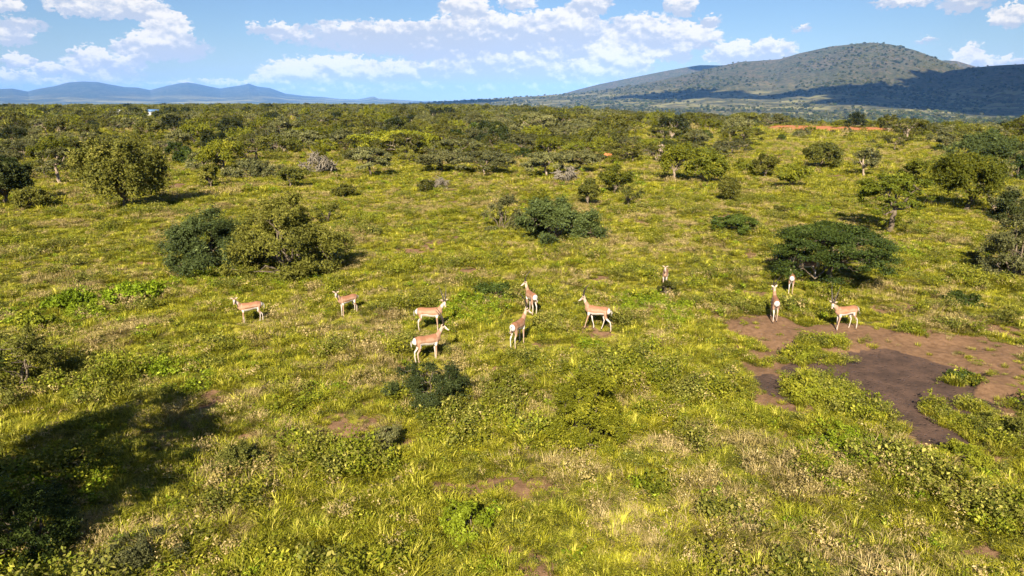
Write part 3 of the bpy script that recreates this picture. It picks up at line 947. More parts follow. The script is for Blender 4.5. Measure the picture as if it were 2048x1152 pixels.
# name, kind, mat, wood, base px, base py, half width px, height px, leaf size factor, clumps, per, gap, label, extra
HAND = [
    ('thorn_shrub', 'spray', 'blue', 'bark', 412, 542, 95, 132, .9, 190, 200, .38, 'wide feathery blue-green shrub on the left side of the big pair left of the gazelles', {}),
    ('thorn_shrub', 'spray', 'olive', 'bark', 572, 550, 112, 162, 1.0, 200, 190, .36, 'wide olive thorn shrub, right one of the big pair, dark shade at its foot', {}),
    ('thorn_shrub', 'spray', 'blue', 'bark', 1112, 484, 74, 98, 1.0, 100, 200, .28, 'dense round blue-green shrub in the middle of the clearing', {}),
    ('thorn_shrub', 'spray', 'grey', 'bark', 1003, 462, 50, 72, .9, 50, 60, .4, 'thin pale grey-green shrub just left of the dense blue-green one', {}),
    ('acacia_tree', 'umbrella', 'green', 'bark', 1657, 572, 112, 134, .9, 260, 110, .2, 'broad dark umbrella acacia with a gazelle standing in its shade', {'trunk_h': .36}),
    ('acacia_tree', 'umbrella', 'acacia', 'bark', 1776, 462, 66, 124, .9, 110, 90, .30, 'bright green umbrella acacia on a bare curved trunk behind the broad dark one', {'trunk_h': .40, 'lean': (.10, 0)}),
    ('thicket_tree', 'droop', 'yellow', 'bark', 1930, 420, 62, 116, .95, 110, 190, .25, 'large drooping yellow-green tree right of the bare-trunked acacia', {}),
    ('thorn_shrub', 'spray', 'grey', 'bark', 2046, 560, 74, 135, 1.0, 90, 110, .3, 'tall grey-green shrub cut by the right edge of the picture', {}),
    ('thorn_shrub', 'spray', 'dark', 'bark', 2050, 448, 55, 70, 1.0, 60, 160, .3, 'dark low shrub at the right edge beside the drooping tree', {}),
    ('thorn_shrub', 'umbrella', 'green', 'bark', 1460, 466, 46, 42, .8, 50, 110, .3, 'low flat dark green shrub standing alone in the open grass', {'trunk_h': .2}),
    ('thorn_shrub', 'droop', 'olive', 'bark', 1461, 402, 26, 54, .8, 50, 110, .3, 'small upright shrub with a reddish skirt at its foot', {}),
    ('thorn_shrub', 'cone', 'olive', 'bark', 1178, 412, 24, 60, .8, 60, 130, .15, 'dense cone-shaped olive shrub behind the round blue-green one', {}),
    ('thorn_shrub', 'round', 'yellow', 'bark', 1228, 386, 29, 56, .8, 60, 110, .3, 'rounded light olive shrub right of the cone-shaped one', {}),
    ('thorn_shrub', 'round', 'olive', 'bark', 1262, 412, 24, 50, .8, 30, 40, .5, 'sparse see-through shrub right of the cone-shaped one', {}),
    ('thicket_tree', 'round', 'yellow', 'palebark', 1352, 362, 42, 72, .9, 80, 130, .3, 'yellow-olive tree with a pale forked trunk, left of a touching pair', {'trunk_h': .28}),
    ('thicket_tree', 'round', 'yellow', 'palebark', 1408, 366, 42, 68, .9, 90, 140, .25, 'fuller yellow-olive tree, right of a touching pair', {'trunk_h': .12}),
    ('thorn_shrub', 'round', 'yellow', 'bark', 1583, 378, 30, 56, .8, 70, 120, .2, 'rounded fuzzy olive shrub above the broad umbrella acacia', {}),
    ('thorn_shrub', 'round', 'olive', 'bark', 1528, 356, 28, 46, .8, 50, 90, .35, 'loose olive shrub left of the rounded fuzzy one', {}),
    ('thicket_tree', 'round', 'grey', 'palebark', 1726, 354, 27, 58, .8, 50, 90, .4, 'grey tree with a short pale trunk above the bright umbrella acacia', {'trunk_h': .33}),
    ('thicket_tree', 'round', 'olive', 'bark', 1648, 336, 40, 50, .8, 70, 100, .3, 'olive tree between the fuzzy shrub and the grey tree', {}),
    ('thicket_tree', 'droop', 'olive', 'bark', 250, 418, 76, 145, .95, 130, 210, .22, 'huge dark olive tree standing alone on the left', {}),
    ('acacia_tree', 'umbrella', 'grey', 'palebark', 121, 366, 32, 76, .9, 50, 110, .35, 'small grey umbrella acacia with a pale trunk left of the huge dark tree', {'trunk_h': .5}),
    ('thicket_tree', 'droop', 'dark', 'bark', 8, 408, 52, 100, .95, 90, 170, .25, 'dark tree at the left edge of the picture', {}),
    ('thorn_shrub', 'round', 'olive', 'bark', 66, 420, 36, 44, .8, 50, 110, .3, 'low olive shrub right of the dark tree at the left edge', {}),
    ('thorn_shrub', 'round', 'olive', 'bark', 421, 374, 18, 48, .8, 45, 100, .2, 'narrow upright olive shrub right of the huge dark tree', {}),
    ('thicket_tree', 'round', 'yellow', 'bark', 445, 342, 45, 62, .8, 80, 90, .4, 'airy yellow-green tree behind the narrow upright shrub', {'trunk_h': .3}),
    ('thorn_shrub', 'round', 'olive', 'bark', 586, 378, 24, 46, .8, 50, 100, .3, 'round brownish shrub in front of the dead white tree', {'trunk_h': .25}),
    ('thorn_shrub', 'spray', 'grey', 'bark', 500, 360, 52, 42, .8, 70, 110, .3, 'low wide grey shrub left of the dead white tree', {}),
    ('thorn_shrub', 'spray', 'green', 'bark', 364, 328, 30, 30, .8, 50, 110, .3, 'low rounded green shrub behind the huge dark tree', {}),
    ('acacia_tree', 'umbrella', 'yellow', 'bark', 795, 308, 72, 46, .9, 90, 150, .2, 'wide bright yellow-green umbrella acacia in the middle distance', {'trunk_h': .3}),
    ('acacia_tree', 'umbrella', 'grey', 'bark', 740, 352, 42, 58, .8, 60, 110, .3, 'grey umbrella acacia right of the dead white tree', {'trunk_h': .45}),
    ('acacia_tree', 'umbrella', 'grey', 'palebark', 968, 350, 62, 48, .8, 80, 120, .3, 'broad grey umbrella acacia with a short pale trunk above the round blue-green shrub', {'trunk_h': .35}),
    ('acacia_tree', 'umbrella', 'grey', 'bark', 884, 346, 44, 42, .8, 60, 120, .3, 'grey umbrella acacia touching the left side of the broad grey one', {'trunk_h': .3}),
    ('acacia_tree', 'umbrella', 'grey', 'palebark', 1092, 354, 45, 54, .8, 60, 120, .3, 'umbrella acacia with several pale bare stems', {'trunk_h': .45}),
    ('acacia_tree', 'umbrella', 'grey', 'bark', 1160, 345, 42, 44, .8, 60, 120, .3, 'grey umbrella acacia right of the one with pale bare stems', {'trunk_h': .4}),
    ('thorn_shrub', 'dead', 'dry', 'deadwood', 636, 348, 36, 46, 1.3, 20, 7, .2, 'dead whitish tree with drooping bare branches', {}),
    ('thorn_shrub', 'dead', 'dry', 'deadwood', 1136, 364, 28, 34, 1.0, 18, 8, .2, 'bare greyish pink dome of dead twigs below the pale-stemmed acacia', {}),
    ('thorn_shrub', 'dead', 'dry', 'deadwood', 878, 376, 34, 22, 1.0, 18, 7, .2, 'low tangle of bleached dead twigs in the grass', {}),
    ('thorn_shrub', 'round', 'olive', 'bark', 655, 446, 28, 44, .8, 30, 70, .45, 'thin young olive shrub right of the big shrub pair', {}),
    ('thorn_shrub', 'spray', 'blue', 'bark', 858, 822, 80, 100, .8, 130, 130, .48, 'dark blue-green thorn shrub in front of the two left-centre gazelles', {}),
    ('thorn_shrub', 'spray', 'spiny', 'bark', 1168, 892, 86, 165, .8, 190, 190, .34, 'yellow-green spiny shrub at lower centre, the largest near the camera', {}),
    ('thorn_shrub', 'spray', 'yellow', 'bark', 1012, 800, 46, 66, .8, 50, 60, .4, 'thin yellowish shrub between the dark thorn shrub and the spiny one', {}),
    ('thorn_shrub', 'spray', 'grey', 'bark', 765, 912, 46, 62, .8, 50, 90, .4, 'small grey-green shrub below the dark thorn shrub', {}),
    ('thorn_shrub', 'spray', 'yellow', 'bark', 846, 762, 22, 44, .8, 26, 60, .3, 'small yellow-brown sprig hiding the hooves of the lower-left horned gazelle', {}),
    ('thorn_shrub', 'spray', 'olive', 'bark', 25, 800, 88, 150, .9, 120, 160, .35, 'brownish olive shrub at the left edge above the big tree shadow', {}),
    ('thorn_shrub', 'spray', 'olive', 'bark', 1334, 594, 24, 34, .9, 40, 90, .35, 'small dark olive shrub hiding the legs of the gazelle that faces the camera', {}),
    ('thorn_shrub', 'spray', 'green', 'bark', 985, 600, 52, 32, .8, 50, 90, .35, 'low dark green shrub left of the gazelle that looks left', {}),
    ('thorn_shrub', 'spray', 'grey', 'bark', 255, 1145, 80, 60, .6, 110, 110, .3, 'low grey-green shrub near the bottom left corner', {}),
    ('thorn_shrub', 'spray', 'green', 'bark', 35, 1120, 100, 120, .6, 120, 150, .3, 'dark leafy shrub in the shade at the bottom left corner', {}),
    ('thorn_shrub', 'spray', 'olive', 'bark', 470, 945, 50, 60, .7, 60, 100, .35, 'low olive shrub right of the big tree shadow', {}),
    ('thorn_shrub', 'spray', 'g_grn', 'bark', 1945, 935, 60, 52, .7, 60, 90, .35, 'low green shrub below the mud pan near the right edge', {}),
    ('thorn_shrub', 'spray', 'olive', 'bark', 2040, 890, 50, 70, .7, 60, 90, .35, 'low olive shrub cut by the right edge below the mud pan', {}),
    ('acacia_tree', 'umbrella', 'grey', 'bark', 600, 300, 44, 40, .8, 60, 110, .3, 'grey umbrella acacia behind the dead white tree', {'trunk_h': .4}),
    ('thicket_tree', 'round', 'olive', 'bark', 330, 1500, 10, 10, 1, 10, 10, .3, '', {'skip': 1}),
    ('thorn_shrub', 'round', 'yellow', 'bark', 1838, 372, 36, 62, .8, 60, 110, .25, 'yellowish shrub touching the left side of the drooping tree', {}),
    ('thicket_tree', 'round', 'blue', 'bark', 1960, 330, 60, 60, .8, 90, 130, .25, 'wide blue-green tree behind the drooping one', {}),
    ('thicket_tree', 'dead', 'dry', 'palebark', 1316, 324, 15, 50, 1.6, 12, 10, .2, 'pale bare dead tree standing left of the touching yellow-olive pair', {}),
    ('thicket_tree', 'dead', 'dry', 'palebark', 310, 292, 12, 30, 1.6, 10, 10, .2, 'thin pale bare tree behind the huge dark olive one', {}),
    ('leafy_shrub', 'spray', 'g_lime', 'bark', 258, 604, 52, 40, 1.5, 50, 60, .3, 'bright green leafy clump below the left side of the big shrub pair', {}),
    ('leafy_shrub', 'spray', 'g_lime', 'bark', 128, 622, 48, 36, 1.5, 44, 60, .3, 'bright green leafy clump near the left edge above the brownish olive shrub', {}),
    ('leafy_shrub', 'spray', 'g_grn', 'bark', 62, 655, 44, 34, 1.5, 40, 60, .3, 'mid green leafy clump right at the left edge above the brownish olive shrub', {}),
    ('leafy_shrub', 'spray', 'g_lime', 'bark', 935, 1075, 52, 70, 1.1, 50, 50, .35, 'bright lime leafy clump at the bottom centre of the picture', {}),
    ('leafy_shrub', 'spray', 'g_lime', 'bark', 1668, 905, 40, 44, 1.1, 40, 50, .35, 'bright lime leafy clump just below the mud pan', {}),
    ('leafy_shrub', 'spray', 'g_grn', 'bark', 1640, 800, 62, 46, 1.1, 60, 70, .35, 'green weed clump on the left rim of the dark mud', {}),
    ('leafy_shrub', 'spray', 'g_grn', 'bark', 1604, 722, 34, 26, 1.1, 36, 70, .35, 'small green weed clump on bare soil below the horned gazelle by the mud', {}),
    ('leafy_shrub', 'spray', 'green', 'bark', 1928, 764, 30, 22, 1.1, 36, 70, .35, 'small dark green weed clump inside the right half of the mud', {}),
    ('thorn_shrub', 'spray', 'green', 'bark', 1930, 612, 40, 30, .9, 36, 80, .35, 'low dark shrub in the grass right of the broad umbrella acacia', {}),
    ('thorn_shrub', 'spray', 'olive', 'bark', 1715, 486, 30, 24, .9, 30, 70, .35, 'low olive shrub hugging the back of the broad umbrella acacia', {}),
    ('thorn_shrub', 'spray', 'olive', 'bark', 1560, 430, 22, 22, .9, 26, 70, .35, 'tiny olive shrub in open grass left of the bare-trunked acacia', {}),
    ('thorn_shrub', 'spray', 'olive', 'bark', 740, 470, 22, 18, .9, 26, 70, .35, 'tiny olive shrub in open grass right of the big shrub pair', {}),
    ('thorn_shrub', 'round', 'yellow', 'bark', 1080, 420, 28, 36, .8, 40, 80, .35, 'small yellowish shrub behind the round blue-green one', {}),
    ('thorn_shrub', 'round', 'olive', 'bark', 300, 345, 20, 30, .8, 40, 80, .3, 'small olive shrub touching the right side of the huge dark tree', {}),
    ('thorn_shrub', 'round', 'olive', 'bark', 690, 392, 18, 24, .8, 30, 80, .3, 'small olive shrub below the dead white tree and to its right', {}),
    ('thorn_shrub', 'round', 'olive', 'bark', 855, 385, 18, 26, .8, 30, 80, .3, 'small olive shrub beside the low tangle of dead twigs', {}),
    ('thorn_shrub', 'round', 'yellow', 'bark', 1490, 345, 20, 30, .8, 40, 80, .3, 'small yellowish shrub right of the touching yellow-olive pair', {}),
    ('thorn_shrub', 'round', 'grey', 'palebark', 1990, 425, 34, 62, .8, 40, 50, .5, 'airy half-bare shrub right of the drooping tree', {}),
]


def build_hand():
    for k, (name, kind, mat, wood, px, py, hw, hp, lf, nc, per, gap, label, ex) in enumerate(HAND):
        if ex.get('skip'):
            continue
        x, y, z = place(px, py)
        Z = zdepth(x, y)
        d_ = (CAM_H) / math.hypot(y, CAM_H)
        Rw = hw / FPX * Z
        Ht = hp / FPX * Z / math.cos(math.atan2(CAM_H, y)) * 0.97
        kw = dict(seed=100 + k, kind=kind, Rw=Rw, Ht=Ht, n_clump=nc, per=per, gap=gap)
        # the far rim of a wide low crown also reaches up the picture
        Ht = max(Ht - (0.35 if kind == 'umbrella' else 0.45) * Rw * math.sin(math.atan2(CAM_H, y)), 0.6 * Ht)
        kw['Ht'] = Ht
        kw['leaf'] = lf * max(0.034, 1.15 * Z / 683.0)
        kw['per'] = int(per * 2.6)
        if 'trunk_h' in ex:
            kw['trunk_h'] = ex['trunk_h'] * Ht
        if 'lean' in ex:
            kw['lean'] = ex['lean']
        ofy = 0.35 * Rw if kind in ('spray',) else 0.0
        make_plant(name, label, 'tree' if 'tree' in name else 'leafy plant' if 'leafy' in name else 'shrub', (x, y + ofy, float(gz(x, y + ofy)) - 0.02), mat, wood, rz=0.0, **kw)


build_hand()

# the tree outside the left edge whose shadow lies across the lower left, and one outside the right edge
x_, y_ = -10.7, 8.9
make_plant('acacia_tree', 'tall umbrella acacia just outside the left edge that shades the lower left grass', 'tree', (x_, y_, float(gz(x_, y_))), 'green', 'bark',
           seed=901, kind='umbrella', Rw=2.6, Ht=5.6, n_clump=170, per=330, gap=.3, leaf=.05, trunk_h=2.2)
x_, y_ = -12.9, 6.3
make_plant('acacia_tree', 'second umbrella acacia outside the left edge behind the first', 'tree', (x_, y_, float(gz(x_, y_))), 'green', 'bark',
           seed=902, kind='umbrella', Rw=2.1, Ht=5.4, n_clump=170, per=330, gap=.3, leaf=.05, trunk_h=2.2)
x_, y_ = 25.6, 26.2
make_plant('acacia_tree', 'umbrella acacia just outside the right edge that shades the grass there', 'tree', (x_, y_, float(gz(x_, y_))), 'green', 'bark',
           seed=903, kind='umbrella', Rw=2.2, Ht=4.0, n_clump=110, per=150, gap=.3, leaf=.05, trunk_h=2.0)


# ------------------------------------------------------------------ gazelles
def coat_material():
    m, N = new_mat('gazelle_coat')
    col = N.attr('coat', True)
    tcn = N.n('ShaderNodeTexCoord')
    nz = N.noise(tcn.outputs['Object'], 30, 4, 0.6)
    c = N.mix(1.0, col, N.math('MULTIPLY_ADD', nz, 0.3, 0.85), 'MULTIPLY')
    d = N.n('ShaderNodeBsdfPrincipled')
    N.lk(c, d.inputs['Base Color'])
    d.inputs['Roughness'].default_value = 0.65
    d.inputs['Specular IOR Level'].default_value = 0.25
    finish(N, d.outputs[0])
    return m


M['coat'] = coat_material()
M['horn'] = plain_mat('ringed_horn', (0.030, 0.022, 0.018), (0.065, 0.048, 0.036), 30, 0.5, 0.4, 0.4)
M['hoof'] = plain_mat('hoof', (0.03, 0.025, 0.02), (0.06, 0.045, 0.035), 20, 0.5)
M['eye'] = plain_mat('eye', (0.006, 0.005, 0.004), (0.012, 0.009, 0.008), 20, 0.15, 0.6)
M['ear'] = plain_mat('ear_fur', (0.50, 0.36, 0.24), (0.62, 0.50, 0.38), 18, 0.8)
M['tailfur'] = plain_mat('tail_fur', (0.62, 0.55, 0.48), (0.05, 0.035, 0.028), 9, 0.8)
ICO1 = ico(2)


def chain(nodes):
    """tapered limb through (x,y,z,ry[,rz]) nodes as overlapping ellipsoids; fused later"""
    VV, FF, off = [], [], 0
    v0, f0 = ICO1
    nodes = [tuple(n) if len(n) == 5 else tuple(n) + (n[3],) for n in nodes]
    for a, b in zip(nodes[:-1], nodes[1:]):
        a = np.array(a, float); b = np.array(b, float)
        L = np.linalg.norm(b[:3] - a[:3])
        step = max(0.008, min(a[3], b[3]) * 0.30)
        k = max(2, int(L / step) + 1)
        for t in np.linspace(0, 1, k):
            t_ = t
            q = a + (b - a) * t_
            w = v0 * np.array([min(q[3], q[4]), q[3], q[4]]) + q[:3]
            VV.append(w); FF.append(f0 + off); off += len(v0)
    return np.vstack(VV), np.vstack(FF)


def fuse(V, F, voxel=0.0095):
    me = mesh_np('body', V, [F])
    o = bpy.data.objects.new('tmp_body', me)
    COL.objects.link(o)
    r = o.modifiers.new('r', 'REMESH'); r.mode = 'VOXEL'; r.voxel_size = voxel; r.use_smooth_shade = True
    s_ = o.modifiers.new('s', 'SMOOTH'); s_.factor = 0.5; s_.iterations = 4
    dg = bpy.context.evaluated_depsgraph_get()
    ev = o.evaluated_get(dg)
    out = bpy.data.meshes.new_from_object(ev)
    bpy.data.objects.remove(o)
    bpy.data.meshes.remove(me)
    return out


def rotz(v, a):
    c, s_ = math.cos(a), math.sin(a)
    v = np.asarray(v, float)
    return np.stack([v[..., 0] * c - v[..., 1] * s_, v[..., 0] * s_ + v[..., 1] * c, v[..., 2]], -1)


TAN, RUF, WHT, PALE, DRK = np.array((0.360, 0.212, 0.130)), np.array((0.25, 0.115, 0.060)), np.array((0.58, 0.53, 0.47)), np.array((0.46, 0.32, 0.23)), np.array((0.12, 0.055, 0.03))


def gazelle(label, px, py, heading, horn=0.5, head_yaw=0.0, neck_yaw=0.0, neck_up=1.0, stride=0.0, size=1.0, pitch=0.0, young=False, seed=0, stripe=0.35, group='gazelles of the herd'):
    """heading in degrees, 0 = towards the right of the picture, 90 = away; yaws turn head and neck to the animal's left (+)"""
    g = np.random.default_rng(1000 + seed)
    # legs: (hip/shoulder) -> hoof, phase offsets for the stride
    legs = {}
    ph = stride
    fr = {'L': 0.16 * ph, 'R': -0.16 * ph}
    hr = {'L': -0.20 * ph, 'R': 0.20 * ph}
    st = 0.02 + g.normal() * 0.01
    parts = []
    # trunk: ellipsoid rings (x,y,z,ry,rz)
    trunk = [(-0.44, 0, 0.765, .085, .10), (-0.38, 0, 0.775, .125, .145), (-0.28, 0, 0.770, .142, .172), (-0.12, 0, 0.755, .132, .165), (0.02, 0, 0.74, .138, .178),
             (0.16, 0, 0.735, .138, .188), (0.27, 0, 0.745, .122, .185), (0.36, 0, 0.765, .090, .150), (0.41, 0, 0.78, .070, .115)]
    parts.append(chain(trunk))
    # neck and head
    ny = R(neck_yaw)
    base = np.array([0.36, 0, 0.82]);
    if neck_up > 0:
        e = 62 * neck_up
        dirn = np.array([math.cos(R(e)), 0, math.sin(R(e))])
    else:
        dirn = np.array([math.cos(R(neck_up * 35)), 0, math.sin(R(neck_up * 35))])
    dn = rotz(dirn, ny)
    L = 0.34
    n1 = base + dn * L * .35; n2 = base + dn * L * .72; n3 = base + dn * L + np.array([0, 0, .01])
    parts.append(chain([(0.33, 0, 0.77, .08, .145), (*n1, .070, .110), (*n2, .056, .074), (*n3, .048, .056)]))
    hy = ny + R(head_yaw)
    hp = -R(26) + pitch

    def H(x, y, z):
        c, s_ = math.cos(hp), math.sin(hp)
        v = np.array([x * c - z * s_, y, x * s_ + z * c])
        return n3 + rotz(v, hy) + np.array([0, 0, 0.015])
    skull = [(*H(-0.02, 0, .015), .046, .050), (*H(.05, 0, .02), .050, .052), (*H(.11, 0, .005), .040, .044), (*H(.17, 0, -.01), .028, .032), (*H(.225, 0, -.018), .024, .026), (*H(.24, 0, -.022), .020, .021)]
    parts.append(chain(skull))
    hoofs = []
    for side, sy in (('L', 1), ('R', -1)):
        f = fr[side] + g.normal() * 0.012
        y = .075 * sy
        lift = max(0.0, -f) * 0.18 * ph
        parts.append(chain([(0.30, y * .9, 0.72, .055, .11), (0.27 + f * .2, y * 1.0, 0.56, .042, .055), (0.285 + f * .55, y, 0.34, .024, .027), (0.285 + f * .85, y, 0.20, .0165, .017), (0.285 + f, y, 0.085, .018, .019), (0.30 + f, y, 0.035, .020, .018)]))
        hoofs.append((0.305 + f, y, 0.0))
        h = hr[side] + g.normal() * 0.015
        y = .080 * sy
        parts.append(chain([(-0.34, y * .85, 0.74, .070, .12), (-0.31 + h * .25, y * 1.0, 0.60, .058, .085), (-0.315 + h * .4, y * 1.02, 0.50, .038, .045), (-0.405 + h * .7, y, 0.385, .024, .028), (-0.405 + h * .85, y, 0.24, .018, .020), (-0.385 + h, y, 0.085, .018, .019), (-0.37 + h, y, 0.035, .020, .018)]))
        hoofs.append((-0.365 + h, y, 0.0))
    off = 0; VV = []; FF = []
    for v, f in parts:
        VV.append(v); FF.append(f + off); off += len(v)
    me = fuse(np.vstack(VV), np.vstack(FF))
    nv = len(me.vertices)
    co = np.empty(nv * 3, np.float32); me.vertices.foreach_get('co', co); co = co.reshape(-1, 3)
    x, y, z = co.T
    nz_ = fbm(x * 9 + 5 * seed, z * 9 + y * 3, 3) - .5
    col = np.tile(TAN, (nv, 1))
    inbody = (x < 0.45) & (x > -0.55) & (z > 0.52)

    def put(c, w):
        nonlocal col
        w = np.clip(w, 0, 1)[:, None]
        col = col * (1 - w) + c * w
    put(RUF, sstep(z + nz_ * .06, .78, .87) * (x < .42))
    put(RUF * 1.15, np.clip(nz_ * 2.2, 0, .5) * (z > .6))
    # flank band and belly
    put(RUF * .55 + DRK * .45, (sstep(z + nz_ * .02, .685, .70) * (1 - sstep(z + nz_ * .02, .725, .755))) * (x > -.28) * (x < .22) * stripe)
    bell = (1 - sstep(z + nz_ * .02 - .04 * sstep(-x, -.1, .2), .655, .675)) * (x > -.30) * (x < .34) * (np.abs(y) < .2) * (z > .55)
    put(WHT, bell)
    # limbs: outer side tan fading to pale, inner side white
    leg = 1 - sstep(z, .52, .62)
    put(PALE, leg * (1 - sstep(z, .25, .5)) * .75)
    put(WHT, leg * (np.abs(y) < .068) * .9)
    # rump patch and back of thighs
    rump = sstep(-x + nz_ * .03, .425, .45) * sstep(z, .40, .46)
    put(DRK, sstep(-x + nz_ * .02, .385, .40) * (1 - sstep(-x, .42, .43)) * sstep(z, .58, .62) * (np.abs(y) > .06) * .7)
    put(WHT, rump)
    put(WHT, (z < .52) * sstep(-x, .36, .42) * (z > .1) * .7)
    # neck front paler, head marks
    head = np.linalg.norm(co - (n3 + rotz(np.array([.09, 0, -.03]), hy)), axis=1) < .19
    hl = rotz(co - n3, -hy)
    put(PALE, (z > .82) * (x > .3) * sstep(-(hl[:, 2]) + nz_ * .1, .0, .3) * .35 * (~head))
    c_, s2 = math.cos(-hp), math.sin(-hp)
    hx = hl[:, 0] * c_ - hl[:, 2] * s2; hz = hl[:, 0] * s2 + hl[:, 2] * c_
    put(PALE, head * 0.7)
    put(WHT, head * (np.abs(hl[:, 1]) > .016) * (np.abs(hl[:, 1]) < .036) * (hx > .05) * (hz > -.005) * .9)
    put(DRK, head * (hx > .14) * (hx < .2) * (np.abs(hl[:, 1]) < .013) * (hz > .0) * .6)
    put(DRK, head * (hx > .08) * (hx < .17) * (np.abs(hl[:, 1]) > .034) * (hz > -.02) * (hz < .01) * .8)
    put(WHT, head * (hz < -.03) * (hx > .03) * .6)
    put(DRK * .5, head * (hx > .245) * .8)
    at = me.attributes.new('coat', 'FLOAT_COLOR', 'POINT')
    at.data.foreach_set('color', np.hstack([col, np.ones((nv, 1))]).astype(np.float32).ravel())
    me.materials.clear(); me.materials.append(M['coat'])
    me.polygons.foreach_set('use_smooth', np.ones(len(me.polygons), bool))
    X, Y, Zg = place(px, py)
    t = thing('gazelle', label, 'gazelle', (X, Y, Zg), R(heading) - math.atan2(X, Y), group, size)
    link('body', me, t)
    # horns
    if horn > 0:
        for sy in (1, -1):
            k = 14
            u = np.linspace(0, 1, k)
            wd = .30 if horn > .3 else .14
            back = -(.35 * u + .55 * u ** 2) * horn
            up_ = horn * (u * 1.0 - .22 * u ** 2)
            lat = .020 + wd * horn * (u ** 1.3) * (1.0 - .25 * u)
            pts = np.array([H(.015 + bb, sy * ll, .045 + uu) for bb, ll, uu in zip(back, lat, up_)])
            rad = (.032 if horn > .3 else .013) * (1 - u * .78) * (1 + .10 * np.cos(u * 60))
            hv, hf = tubes([(pts, rad)], 8)
            link('horn', mesh_np('horn', hv, [hf], [M['horn']], smooth=True), t)
    # ears
    for sy in (1, -1):
        v, f = ICO1
        w = v * np.array([.012, .085, .036])
        w[:, 2] *= 1 - .55 * np.clip(np.abs(w[:, 1]) / .085, 0, 1) ** 2
        w[:, 1] += .075
        a = R(38)
        yy = w[:, 1] * math.cos(a) - w[:, 2] * math.sin(a); zz = w[:, 1] * math.sin(a) + w[:, 2] * math.cos(a)
        w = np.stack([w[:, 0] - .02, (yy + .02) * sy, zz + .03], 1)
        w = np.array([H(*q) for q in w])
        link('ear', mesh_np('ear', w, [f if sy > 0 else f[:, ::-1]], [M['ear']], smooth=True), t)
        w = v * np.array([.014, .008, .013])
        w = np.array([H(q[0] + .085, q[1] + sy * .043, q[2] + .022) for q in w])
        link('eye', mesh_np('eye', w, [f], [M['eye']], smooth=True), t)
    # tail
    pts = np.array([(-.50, 0, .84), (-.545, .01 * g.normal(), .80), (-.565, .02 * g.normal(), .73), (-.56, .03 * g.normal(), .64), (-.555, .03 * g.normal(), .60)])
    tv, tf = tubes([(pts, [.018, .016, .014, .014, .004])], 7)
    link('tail', mesh_np('tail', tv, [tf], [M['tailfur']], smooth=True), t)
    for hx_, hy_, hz_ in hoofs:
        hv, hf = tubes([(np.array([(hx_ - .006, hy_, .045), (hx_, hy_, .025), (hx_ + .008, hy_, -.005)]), [.017, .021, .024])], 8)
        link('hoof', mesh_np('hoof', hv, [hf], [M['hoof']], smooth=True), t)
    return t


# foot point of the animal in the picture, body heading
GAZ = [
    dict(label='gazelle farthest left, body side-on facing left, head turned to the camera', px=503, py=645, heading=186, horn=.16, neck_yaw=15, head_yaw=62, neck_up=.8, seed=1, stripe=.9, size=.92, stride=.25),
    dict(label='second gazelle from the left, facing left with short horns, looking at the camera', px=697, py=633, heading=212, horn=.16, neck_yaw=10, head_yaw=40, neck_up=.85, seed=2, stripe=.9, size=.90, stride=.1),
    dict(label='long-horned gazelle standing side-on facing right with its face turned to the camera', px=860, py=663, heading=-4, horn=.52, neck_yaw=-12, head_yaw=-60, neck_up=.9, seed=3, stripe=.1, size=1.0),
    dict(label='horned gazelle with white rump standing lowest in the picture, looking right, sprig at its hooves', px=856, py=724, heading=24, horn=.50, neck_yaw=-14, head_yaw=-20, neck_up=.95, seed=4, stripe=.1, size=1.0, stride=.1),
    dict(label='gazelle seen from behind in the middle of the herd, head turned to the right', px=1036, py=690, heading=64, horn=.50, neck_yaw=-18, head_yaw=-34, neck_up=1.0, seed=5, stripe=.4, size=1.0),
    dict(label='gazelle seen from behind with its head turned to the left, horns swept back', px=1062, py=626, heading=112, horn=.45, neck_yaw=14, head_yaw=48, neck_up=1.05, seed=6, stripe=.4, size=.97),
    dict(label='walking gazelle striding to the left with long dark horns and white rump', px=1193, py=659, heading=160, horn=.52, neck_yaw=0, head_yaw=6, neck_up=1.0, seed=7, stripe=.1, stride=1.0, size=1.0),
    dict(label='gazelle facing the camera with only head and chest above a small dark shrub', px=1329, py=578, heading=268, horn=.14, neck_yaw=0, head_yaw=0, neck_up=1.0, seed=8, stripe=.5, size=.9),
    dict(label='gazelle walking straight away on the reddish path toward the umbrella acacia', px=1547, py=640, heading=98, horn=.46, neck_yaw=8, head_yaw=20, neck_up=1.1, seed=9, stripe=.4, stride=.55, size=.97),
    dict(label='gazelle seen from behind at the edge of the acacia shade, head lowered', px=1581, py=584, heading=90, horn=0, neck_yaw=0, head_yaw=0, neck_up=.02, seed=10, stripe=.4, stride=.3, size=.92),
    dict(label='gazelle with wide V-shaped horns by the mud pan, facing the camera', px=1687, py=660, heading=222, horn=.56, neck_yaw=6, head_yaw=36, neck_up=.62, seed=11, stripe=.1, stride=.35, size=1.0),
    dict(label='dim gazelle standing side-on in the deep shade under the umbrella acacia', px=1612, py=556, heading=182, horn=.14, neck_yaw=0, head_yaw=10, neck_up=.5, seed=12, stripe=.5, size=.9),
]
for q in GAZ:
    gazelle(**q)

# ------------------------------------------------------------------ small far buildings and the red mound
def box(x0, x1, y0, y1, z0, z1):
    V = np.array([(x, y, z) for z in (z0, z1) for y in (y0, y1) for x in (x0, x1)], float)
    F = np.array([(0, 2, 3, 1), (4, 5, 7, 6), (0, 1, 5, 4), (1, 3, 7, 5), (3, 2, 6, 7), (2, 0, 4, 6)])
    return V, F


def boxes(bs):
    VV, FF, o_ = [], [], 0
    for b in bs:
        v, f = box(*b); VV.append(v); FF.append(f + o_); o_ += 8
    return np.vstack(VV), [np.vstack(FF)]


